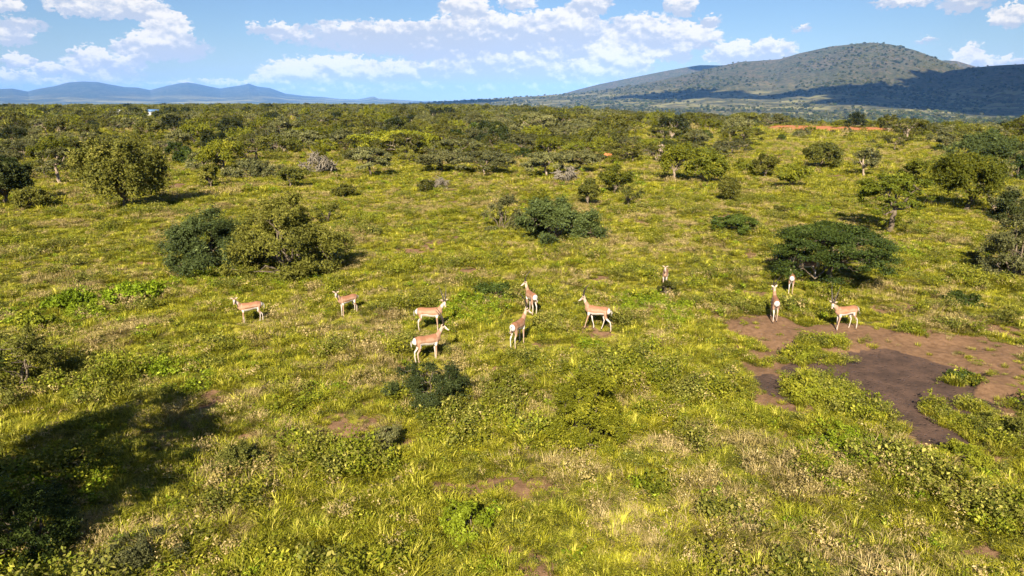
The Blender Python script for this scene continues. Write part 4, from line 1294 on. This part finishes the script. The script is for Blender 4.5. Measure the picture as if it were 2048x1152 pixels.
M['wallpaint'] = plain_mat('white_wall_paint', (0.50, 0.50, 0.48), (0.42, 0.41, 0.38), 1.2)
M['blueroof'] = plain_mat('blue_sheet_roof', (0.07, 0.15, 0.30), (0.09, 0.18, 0.34), 1.5, 0.5, 0.4)
M['darkwin'] = plain_mat('dark_opening', (0.02, 0.02, 0.025), (0.04, 0.04, 0.045), 2)
M['redearth'] = plain_mat('red_mound_earth', (0.50, 0.17, 0.06), (0.34, 0.12, 0.05), 2.0, bump=0.8)


def house(label, px, r, w, d, h, roofmat, cat='house'):
    a = math.radians(azel(px, 210)[0])
    X, Y = r * math.sin(a), r * math.cos(a)
    t = thing('far_house', label, cat, (X, Y, float(gz(X, Y))), -a * .6)
    V, F = boxes([(-w / 2, w / 2, -d / 2, d / 2, -.5, h)])
    link('wall', mesh_np('wall', V, F, [M['wallpaint']]), t)
    # pitched roof with an overhang and real thickness
    e = .35
    pr = [(-w / 2 - e, -d / 2 - e, h + .004), (-w / 2 - e, d / 2 + e, h + .004), (-w / 2 - e, 0, h + 1.2), (w / 2 + e, -d / 2 - e, h + .004), (w / 2 + e, d / 2 + e, h + .004), (w / 2 + e, 0, h + 1.2)]
    link('roof', mesh_np('roof', pr, [np.array([(0, 2, 1), (3, 4, 5)]), np.array([(0, 3, 5, 2), (1, 2, 5, 4), (0, 1, 4, 3)])], [M[roofmat]]), t)
    for k in (-.3, .3):
        V, F = boxes([(k * w - .4, k * w + .4, -d / 2 - .03, -d / 2 + .02, h * .4, h * .75)])
        link('window', mesh_np('window', V, F, [M['darkwin']]), t)
    V, F = boxes([(-.4, .4, -d / 2 - .03, -d / 2 + .02, 0, h * .75)])
    link('door', mesh_np('door', V, F, [M['darkwin']]), t)


house('tiny far house with a blue roof showing above the trees at upper left', 303, 425, 6.0, 3.5, 2.3, 'blueroof')
house('tiny white hut showing between trees left of the blue-roofed house', 237, 430, 2.0, 2.0, 2.0, 'wallpaint', 'hut')


def mound():
    v, f = ico(4)
    n = np.array([mnoise.fractal(Vector(q) * 1.7, 0.8, 2.0, 4) for q in v])
    w = v * (1 + .22 * n)[:, None] * np.array([1.05, .8, .8])
    x, y, z = place(1213, 317)
    o = link('earth_mound', mesh_np('earth_mound', w, [f], [M['redearth']], smooth=True), label='rust-red earth mound among the bushes above the cone-shaped shrub', category='mound')
    o.location = (x, y, z)


mound()

# ------------------------------------------------------------------ woodland individuals
def woodland_density(px, py):
    """0..1 chance of a tree whose foot is seen at px,py"""
    start = np.interp(px, [0, 100, 160, 330, 450, 620, 720, 1050, 1200, 1300, 1450, 1700, 1850, 1950, 2048], [430, 415, 372, 345, 345, 352, 345, 340, 335, 330, 325, 330, 345, 380, 400])
    return sstep(start - py, 0, 45)


def px_of(x, y, z=0.0):
    sp, cp = math.sin(PITCH), math.cos(PITCH)
    dz = z - CAM_H
    Z = y * cp - dz * sp
    return 1024 + FPX * x / Z, 576 - FPX * (y * sp + dz * cp) / Z


PROTO = {}
pcount = 0
for kind, mats, Rw, Ht, tH, nc, per in (
        ('umbrella', ('grey', 'olive', 'yellow', 'olive'), 3.0, 3.3, 1.5, 55, 70),
        ('umbrella', ('grey', 'olive'), 3.8, 3.5, 1.3, 65, 70),
        ('round', ('olive', 'grey', 'yellow'), 2.2, 3.2, 0.7, 55, 70),
        ('spray', ('olive', 'green', 'yellow', 'grey'), 1.9, 2.2, 0, 45, 60),
        ('droop', ('olive', 'yellow', 'dark'), 2.3, 4.0, .5, 60, 70)):
    for mt in mats:
        cr_, wd_ = plant(seed=500 + pcount, kind=kind, Rw=Rw, Ht=Ht, n_clump=nc, per=int(per * 2.0), leaf=0.125, trunk_h=tH, gap=.3)
        cm = mesh_np('crown', cr_[0], cr_[1], [M[mt]], attrs={'tone': cr_[2]})
        wm = mesh_np('trunk', wd_[0], wd_[1], [M['palebark' if pcount % 3 == 0 else 'bark']], smooth=True)
        PROTO.setdefault(kind, []).append((mt, cm, wm, Rw, Ht))
        pcount += 1

TREE_WORD = {'umbrella': 'umbrella acacia', 'round': 'round-crowned tree', 'spray': 'rounded shrub', 'droop': 'drooping tree'}
TONE_WORD = {'grey': 'grey-green', 'olive': 'olive', 'yellow': 'yellow-green', 'green': 'deep green', 'blue': 'blue-green', 'dark': 'dark'}
LAND = [(90, 'below the leftmost low blue hill'), (250, 'below the flat-topped blue hill'), (400, 'below the second blue hill'), (560, 'below the third blue hill'), (760, 'behind the dead white tree'),
        (930, 'behind the bright yellow-green acacia'), (1120, 'behind the pale-stemmed acacia'), (1300, 'left of the touching yellow-olive pair'), (1450, 'behind the touching yellow-olive pair'),
        (1640, 'below the orange bare earth'), (1800, 'below the summit of the big hill'), (2000, 'below the shaded right hillside')]


def scatter_woodland():
    g = np.random.default_rng(21)
    pts = []
    grid = {}

    def ok(x, y, r):
        cx, cy = int(x // 6), int(y // 6)
        for i in range(cx - 1, cx + 2):
            for j in range(cy - 1, cy + 2):
                for (a, b, rr) in grid.get((i, j), ()):
                    if (a - x) ** 2 + (b - y) ** 2 < ((0.80 if x * x + y * y < 62500 else 0.68) * (r + rr)) ** 2:
                        return False
        return True

    def add(x, y, r):
        grid.setdefault((int(x // 6), int(y // 6)), []).append((x, y, r))

    for h in HAND:
        if h[13].get('skip'):
            continue
        x, y = gpt(h[4], h[5])
        add(x, y, h[6] / FPX * zdepth(x, y))
    n = 90000
    rr = np.sqrt(g.random(n) * (1000 ** 2 - 40 ** 2) + 40 ** 2)
    aa = np.radians(g.uniform(-41, 41, n))
    X = rr * np.sin(aa); Y = rr * np.cos(aa)
    keep = rr < np.minimum(edge_r(np.degrees(aa)) * 1.9 + 150, 1000)
    X, Y, rr = X[keep], Y[keep], rr[keep]
    PX, PY = px_of(X, Y)
    dens = woodland_density(PX, PY)
    patch = fbm(X * 0.02 + 8, Y * 0.02, 3)
    dens = dens * (0.10 + 0.90 * sstep(patch, 0.42, 0.58)) * np.where(rr < 130, 1.0, 1.0)
    dens = np.where(np.hypot(X - 95.2, Y - 206) < 22, 0, dens)
    dens = np.where((PX > 1505) & (PX < 1765) & (rr < 228) & (rr > 90), dens * .35, dens)
    for hx, r0_, r1_ in ((300, 200, 430), (237, 300, 440)):
        dens = np.where((np.abs(px_of(X, Y)[0] - hx) < 13) & (rr > r0_) & (rr < r1_), 0, dens)
    use = g.random(len(X)) < dens
    X, Y, rr = X[use], Y[use], rr[use]
    order = np.argsort(rr)
    out = []
    for i in order:
        k = g.choice(['umbrella', 'round', 'spray', 'droop'], p=[.42, .20, .28, .10])
        s = g.choice([g.uniform(.45, .8), g.uniform(.8, 1.25)]) * (1.15 if rr[i] > 150 else .95)
        pr = PROTO[k][g.integers(len(PROTO[k]))]
        if 1500 < px_of(X[i], Y[i])[0] < 1765 and 105 < rr[i] < 232:
            pr = PROTO['spray'][g.integers(len(PROTO['spray']))]; k = 'spray'; s *= .55
        r = pr[3] * s
        if ok(X[i], Y[i], r):
            add(X[i], Y[i], r)
            out.append((X[i], Y[i], k, pr, s, rr[i]))
    return out


WOOD = scatter_woodland()
counts = {'acacia_tree': sum(1 for h in HAND if h[0] == 'acacia_tree'), 'thicket_tree': sum(1 for h in HAND if h[0] == 'thicket_tree'), 'thorn_shrub': sum(1 for h in HAND if h[0] == 'thorn_shrub')}
first = {}
rest = []
gg = np.random.default_rng(5)
for (x, y, k, pr, s, r) in WOOD:
    px, py = px_of(x, y)
    name = {'umbrella': 'acacia_tree', 'spray': 'thorn_shrub'}.get(k, 'thicket_tree')
    if counts[name] >= 285 or px < -60 or px > 2108 or r > 320:
        rest.append((x, y, k, pr, s, r))
        continue
    counts[name] += 1
    land = next((t for lim, t in LAND if px < lim), LAND[-1][1])
    band = 'at the woodland rim' if py > 320 else 'in the front woodland' if py > 290 else 'in the middle woodland' if py > 262 else 'in the far woodland'
    label = f"{TONE_WORD[pr[0]]} {TREE_WORD[k]} {band}, {land}"
    key = id(pr[1])
    if key not in first:
        t = thing(name, label, 'tree' if 'tree' in name else 'shrub', (0, 0, 0))
        link('crown', pr[1], t)
        link('trunk' if k != 'spray' else 'stem', pr[2], t)
        first[key] = t
    else:
        t = copy_tree(first[key])
        t['label'] = label
    t['group'] = f"{TREE_WORD[k]}s of the woodland"
    t.location = (x, y, float(gz(x, y)) - 0.03)
    t.rotation_euler = (0, 0, gg.random() * 6.283)
    t.scale = (s * gg.uniform(.9, 1.12), s * gg.uniform(.9, 1.12), s * gg.uniform(.85, 1.15))
print('woodland individuals', counts, 'rest', len(rest))


# ------------------------------------------------------------------ instancing of what nobody could count
def instancer(name, P, rot, scl, idx, protos, label=None):
    """points mesh + geometry nodes: one object of kind stuff. protos: list of meshes"""
    me = mesh_np(name, P, [], [])
    a = me.attributes.new('rotz', 'FLOAT', 'POINT'); a.data.foreach_set('value', np.asarray(rot, np.float32))
    a = me.attributes.new('pscale', 'FLOAT', 'POINT'); a.data.foreach_set('value', np.asarray(scl, np.float32))
    a = me.attributes.new('pidx', 'INT', 'POINT'); a.data.foreach_set('value', np.asarray(idx, np.int32))
    o = link(name, me, kind='stuff')
    if label:
        o['label'] = label
    ng = bpy.data.node_groups.new(name + '_scatter', 'GeometryNodeTree')
    ng.interface.new_socket('Geometry', in_out='INPUT', socket_type='NodeSocketGeometry')
    ng.interface.new_socket('Geometry', in_out='OUTPUT', socket_type='NodeSocketGeometry')
    nn = ng.nodes; L = ng.links
    gi = nn.new('NodeGroupInput'); go = nn.new('NodeGroupOutput')
    m2p = nn.new('GeometryNodeMeshToPoints')
    L.new(gi.outputs[0], m2p.inputs['Mesh'])
    g2i = nn.new('GeometryNodeGeometryToInstance')
    for k in reversed(range(len(protos))):
        po = bpy.data.objects.new(name + '_sprig', protos[k])
        oi = nn.new('GeometryNodeObjectInfo')
        oi.inputs['Object'].default_value = po
        oi.inputs['As Instance'].default_value = True
        L.new(oi.outputs['Geometry'], g2i.inputs[0])
    ip = nn.new('GeometryNodeInstanceOnPoints')
    L.new(m2p.outputs[0], ip.inputs['Points'])
    L.new(g2i.outputs[0], ip.inputs['Instance'])
    ip.inputs['Pick Instance'].default_value = True

    def named(nm, dt):
        q = nn.new('GeometryNodeInputNamedAttribute')
        q.data_type = dt
        q.inputs['Name'].default_value = nm
        return q.outputs[0]
    L.new(named('pidx', 'INT'), ip.inputs['Instance Index'])
    cx = nn.new('ShaderNodeCombineXYZ')
    L.new(named('rotz', 'FLOAT'), cx.inputs[2])
    er = nn.new('FunctionNodeEulerToRotation')
    L.new(cx.outputs[0], er.inputs[0])
    L.new(er.outputs[0], ip.inputs['Rotation'])
    L.new(named('pscale', 'FLOAT'), ip.inputs['Scale'])
    L.new(ip.outputs[0], go.inputs[0])
    md = o.modifiers.new('scatter', 'NODES')
    md.node_group = ng
    return o


# far woodland beyond the first 285 of each kind
def joined(cm, wm_mat, V1, F1, t1, V2, F2, mat, wmat):
    V = np.vstack([V1, V2]); F = np.vstack([F1, F2 + len(V1)])
    mi = np.concatenate([np.zeros(len(F1), int), np.ones(len(F2), int)])
    return mesh_np('far_tree', V, F, [M[mat], M[wmat]], midx=mi, attrs={'tone': np.concatenate([t1, np.full(len(V2), .5)])})


FARP, keys = [], {}
for kind in PROTO:
    for (mt, cm, wm, Rw, Ht) in PROTO[kind]:
        cr_, wd_ = plant(seed=700 + len(FARP), kind=kind, Rw=Rw, Ht=Ht, n_clump=40, per=26, leaf=0.22, trunk_h=Ht * .4 if kind == 'umbrella' else None, gap=.3, twigs=False)
        keys[id(cm)] = len(FARP)
        FARP.append(joined(None, None, cr_[0], cr_[1], cr_[2], wd_[0], wd_[1], mt, 'bark'))
if rest:
    RX = np.array([r[0] for r in rest]); RY = np.array([r[1] for r in rest])
    instancer('woodland', np.stack([RX, RY, gz(RX, RY) - .05], 1), gg.random(len(rest)) * 6.28, [r[4] * 1.05 for r in rest], [keys[id(r[3][1])] for r in rest], FARP)

# valley and hillside scrub
def valley():
    g = np.random.default_rng(77)
    n = 70000
    a = g.uniform(-40, 41, n)
    r = np.exp(g.uniform(math.log(480), math.log(6500), n))
    w = np.where(a < -5, 0.35, 1.0)
    ok = (g.random(n) < w) & (r > np.minimum(edge_r(a) * 1.9 + 150, 1000) * .97)
    a, r = a[ok], r[ok]
    x = r * np.sin(np.radians(a)); y = r * np.cos(np.radians(a))
    patch = fbm(x * 0.0045 + 3, y * 0.0045, 4)
    ok = g.random(len(x)) < 0.08 + 0.92 * sstep(patch, .42, .60)
    x, y, r = x[ok], y[ok], r[ok]
    z = surf_z(x, y)
    protos = []
    for i, (mt, k) in enumerate((('olive', 'umbrella'), ('green', 'round'), ('grey', 'round'), ('dark', 'round'))):
        cr_, wd_ = plant(seed=800 + i, kind=k, Rw=4.6, Ht=5.0, n_clump=14, per=7, leaf=1.3, twigs=False, gap=.3, trunk_h=1.0)
        protos.append(mesh_np('valley_tree', cr_[0], cr_[1], [M[mt]], attrs={'tone': cr_[2]}))
    s = g.uniform(.35, 1.3, len(x)) * np.interp(r, [480, 900, 3000, 6500], [.6, .7, 1.0, 1.4])
    instancer('scrubland', np.stack([x, y, z - .3], 1), g.random(len(x)) * 6.28, s, g.integers(0, 4, len(x)), protos)


valley()


# ------------------------------------------------------------------ low vegetation prototypes
def tuft(seed, n, h, spread, wdt, curl=0.5, flat=1.0):
    g = np.random.default_rng(seed)
    th = g.random(n) * 6.283
    r0 = np.sqrt(g.random(n)) * spread
    B = np.stack([r0 * np.cos(th), r0 * np.sin(th), np.full(n, -0.02)], 1)
    t2 = th + g.normal(size=n) * 0.9
    hh = h * (0.5 + 0.7 * g.random(n))
    lean = curl * hh * (0.3 + g.random(n))
    D = np.stack([np.cos(t2), np.sin(t2), np.zeros(n)], 1)
    S_ = np.stack([-np.sin(t2), np.cos(t2), np.zeros(n)], 1) * (wdt * (0.6 + .8 * g.random(n)))[:, None]
    mid = B + D * (lean * .35)[:, None]; mid[:, 2] += hh * .6
    tip = B + D * lean[:, None]; tip[:, 2] += hh * (1 - .25 * curl)
    V = np.stack([B - S_ * .5, B + S_ * .5, mid - S_ * .45, mid + S_ * .45, tip], 1).reshape(-1, 3)
    i = np.arange(n)[:, None] * 5
    Fq = i + np.array([[0, 1, 3, 2]]); Ft = i + np.array([[2, 3, 4]])
    return V, [Fq, Ft], np.repeat(g.random(n), 5)


def herb(seed, n, Rw, Ht, leaf, up=0.8):
    g = np.random.default_rng(seed)
    nc = 7
    C = np.stack([g.normal(size=nc) * Rw * .45, g.normal(size=nc) * Rw * .45, Ht * (.35 + .5 * g.random(nc))], 1)
    ci = g.integers(0, nc, n)
    d = unit(g.normal(size=(n, 3))) * g.random((n, 1)) ** .5
    P = C[ci] + d * np.array([Rw * .45, Rw * .45, Ht * .35])
    P[:, 2] = np.abs(P[:, 2])
    V, F, t = leaves(P, leaf, up=up, g=g, asp=1.9)
    return V, [F], t


LOW = []
LOWK = []


def addlow(kindname, mat, data):
    V, F, t = data
    LOW.append(mesh_np('sprig', V, F, [M[mat]], attrs={'tone': t}))
    LOWK.append(kindname)


for s in range(2):
    addlow('grass', 'g_yel', tuft(10 + s, 120, .17, .19, .010, 1.0))
    addlow('grass', 'g_yel', tuft(20 + s, 80, .26, .16, .010, .8))
    addlow('mat', 'g_yel', tuft(30 + s, 190, .09, .26, .012, 1.6))
    addlow('mat', 'g_olv', tuft(35 + s, 180, .10, .26, .012, 1.5))
    addlow('matdry', 'g_dry', tuft(38 + s, 130, .09, .26, .010, 1.7))
    addlow('dry', 'g_dry', tuft(40 + s, 60, .26, .15, .010, .9))
    addlow('herb', 'g_grn', herb(50 + s, 170, .22, .16, .021))
    addlow('herbo', 'g_olv', herb(60 + s, 170, .22, .14, .019))
    addlow('lime', 'g_lime', herb(70 + s, 150, .24, .22, .027))
    addlow('bushy', 'g_olv', herb(80 + s, 420, .34, .36, .021))
    addlow('bushy', 'g_grn', herb(90 + s, 380, .34, .34, .022))
    addlow('twig', 'g_dry', herb(95 + s, 120, .24, .30, .020, .3))
LOWK = np.array(LOWK)

LIME = [(940, 1040, .7), (250, 590, 1.3), (130, 598, 1.4), (190, 620, 1.2), (75, 640, 1.0), (660, 780, .6), (1170, 690, .5), (420, 560, 1.4), (560, 565, 1.3), (960, 620, 1.3), (1350, 625, 1.4), (900, 640, .9), (1300, 610, 1.2),
        (1680, 900, 1.0), (60, 990, 1.2), (1160, 470, 1.2), (1620, 420, 1.6), (330, 740, .8), (400, 790, .4), (1740, 540, 1.2), (1800, 500, 1.6)]
WEEDS = [(1605, 715, .85, .40), (1650, 790, 1.25, .8), (1700, 815, .8, .5), (1925, 762, .6, .16), (1950, 815, .55, .16), (1640, 690, .9, .3), (1985, 850, .8, .3), (1680, 720, .4, .15), (1825, 668, .5, .25), (1880, 830, .5, .4), (1990, 870, .9, .5)]


DRYS = [(860, 418, 2.4, 1.6), (760, 412, 1.2, 1.2), (540, 374, 2.2, 1.6), (860, 372, 1.8, 1.2), (1250, 380, 2.2, 2.0), (1150, 945, .7, .8), (1230, 1010, .8, .7), (1330, 900, .9, .6), (1110, 960, .5, .5), (370, 430, 1.6, 1.2), (700, 480, 1.6, 2.2),
        (1450, 870, 1.0, .8), (1250, 490, 3.2, 2.4), (1230, 800, 1.2, .7), (1040, 940, .5, .5), (100, 560, 1.5, 1.0), (240, 610, .8, .6), (1900, 650, 2.0, .9), (1430, 1000, .8, .7), (1600, 960, .9, .7), (560, 640, 1.2, .7), (770, 860, .6, .5)]


def fields(x, y):
    m = mud(x, y); b = bare(x, y)
    lime = np.full(x.shape, -9.0)
    for px, py, r in LIME:
        cx, cy = gpt(px, py)
        lime = np.maximum(lime, 1 - np.hypot(x - cx, y - cy) / (r * 1.3))
    weed = np.full(x.shape, -9.0)
    for px, py, rx, ry in WEEDS:
        cx, cy = gpt(px, py)
        weed = np.maximum(weed, 1 - np.hypot((x - cx) / rx, (y - cy) / (ry * 2.0)))
    dr = np.full(x.shape, -9.0)
    for px, py, rx, ry in DRYS:
        cx, cy = gpt(px, py)
        dr = np.maximum(dr, 1 - np.hypot((x - cx) / rx / 1.3, (y - cy) / ry / 1.6))
    return m, b, lime, weed, sstep(dr + .8 * (fbm(x * 1.3, y * 1.3, 3) - .5), 0, .5)


def scatter_low(name, r0, r1, dens, smul, seed):
    g = np.random.default_rng(seed)
    amax = 44 if r1 < 60 else 41
    n = int(dens * 0.5 * math.radians(2 * amax) * (r1 * r1 - r0 * r0))
    r = np.sqrt(g.random(n) * (r1 * r1 - r0 * r0) + r0 * r0)
    a = np.radians(g.uniform(-amax, amax, n))
    x = r * np.sin(a); y = r * np.cos(a)
    m, b, lime, weed, dsp = fields(x, y)
    wn_ = sstep(weed + .5 * (fbm(x * 3, y * 3, 2) - .5), 0, .25)
    lush = fbm(x * 0.22 + 50, y * 0.22, 4)
    p = (1 - m) * (1 - .95 * b)
    p = np.maximum(p, wn_ * .9)
    gzp = np.array([gpt(q['px'], q['py']) for q in GAZ])
    dmin = np.min(np.hypot(x[:, None] - gzp[None, :, 0], (y[:, None] - gzp[None, :, 1] + .35) * .8), axis=1) if r1 < 70 else np.full(n, 9.0)
    ok = g.random(n) < p * (.35 + .65 * sstep(dmin, .4, 1.1))
    near_g = 1 - .45 * (1 - sstep(dmin, .5, 1.2))
    near_g = near_g[ok]
    x, y, m, b, lime, weed, wn_, lush, r, dsp = (q[ok] for q in (x, y, m, b, lime, weed, wn_, lush, r, dsp))
    n = len(x)
    dry = fbm(x * 0.35 + 7, y * 0.35 + 90, 4) + .25 * dsp
    lush = lush - .12 * dsp
    tall = fbm(x * 0.5 + 70, y * 0.5 + 20, 4)
    u = g.random(n)
    # class probabilities drift over the land
    wts = {
        'mat': 2.2 + 0 * x,
        'grass': 1.6 * sstep(lush, .40, .60) + .5,
        'matdry': 1.7 * sstep(dry, .52, .68) + .05,
        'dry': 1.3 * sstep(dry, .54, .70) + .02,
        'herb': .9 * sstep(lush, .50, .62) + .05,
        'herbo': .5 * sstep(1 - dry, .48, .64) + .06,
        'bushy': .5 * sstep(tall, .57, .68) * (r < 62) + .004,
        'lime': 2.2 * sstep(lime + 1.2 * (fbm(x * 2, y * 2, 2) - .5), .0, .5) + .04,
        'twig': .10 + .5 * sstep(dry, .6, .7),
    }
    isw = wn_ > .5
    for k in wts:
        wts[k] = np.where(isw, {'herbo': 1.0, 'herb': 1.3, 'grass': .8, 'bushy': .3}.get(k, 0.0), wts[k])
    names = list(wts)
    Wm = np.stack([wts[k] for k in names], 1); Wm /= Wm.sum(1, keepdims=True)
    cum = np.cumsum(Wm, 1)
    cls = (u[:, None] > cum).sum(1).clip(0, len(names) - 1)
    idx = np.zeros(n, int)
    for ci, k in enumerate(names):
        opts = np.nonzero(LOWK == k)[0]
        sel = cls == ci
        idx[sel] = g.choice(opts, sel.sum())
    s = g.uniform(.7, 1.35, n) * smul * (1 - .5 * b * (1 - wn_)) * (1 + .45 * sstep(tall, .55, .7)) * near_g
    z = gz(x, y)
    instancer(name, np.stack([x, y, z], 1), g.random(n) * 6.283, s, idx, LOW)
    print(name, n)


scatter_low('grass', 7.5, 30, 52, 1.0, 1)
scatter_low('grass', 30, 62, 30, 1.0, 2)
scatter_low('grass', 62, 150, 6.0, 1.6, 3)
scatter_low('grass', 150, 420, .16, 4.0, 4)
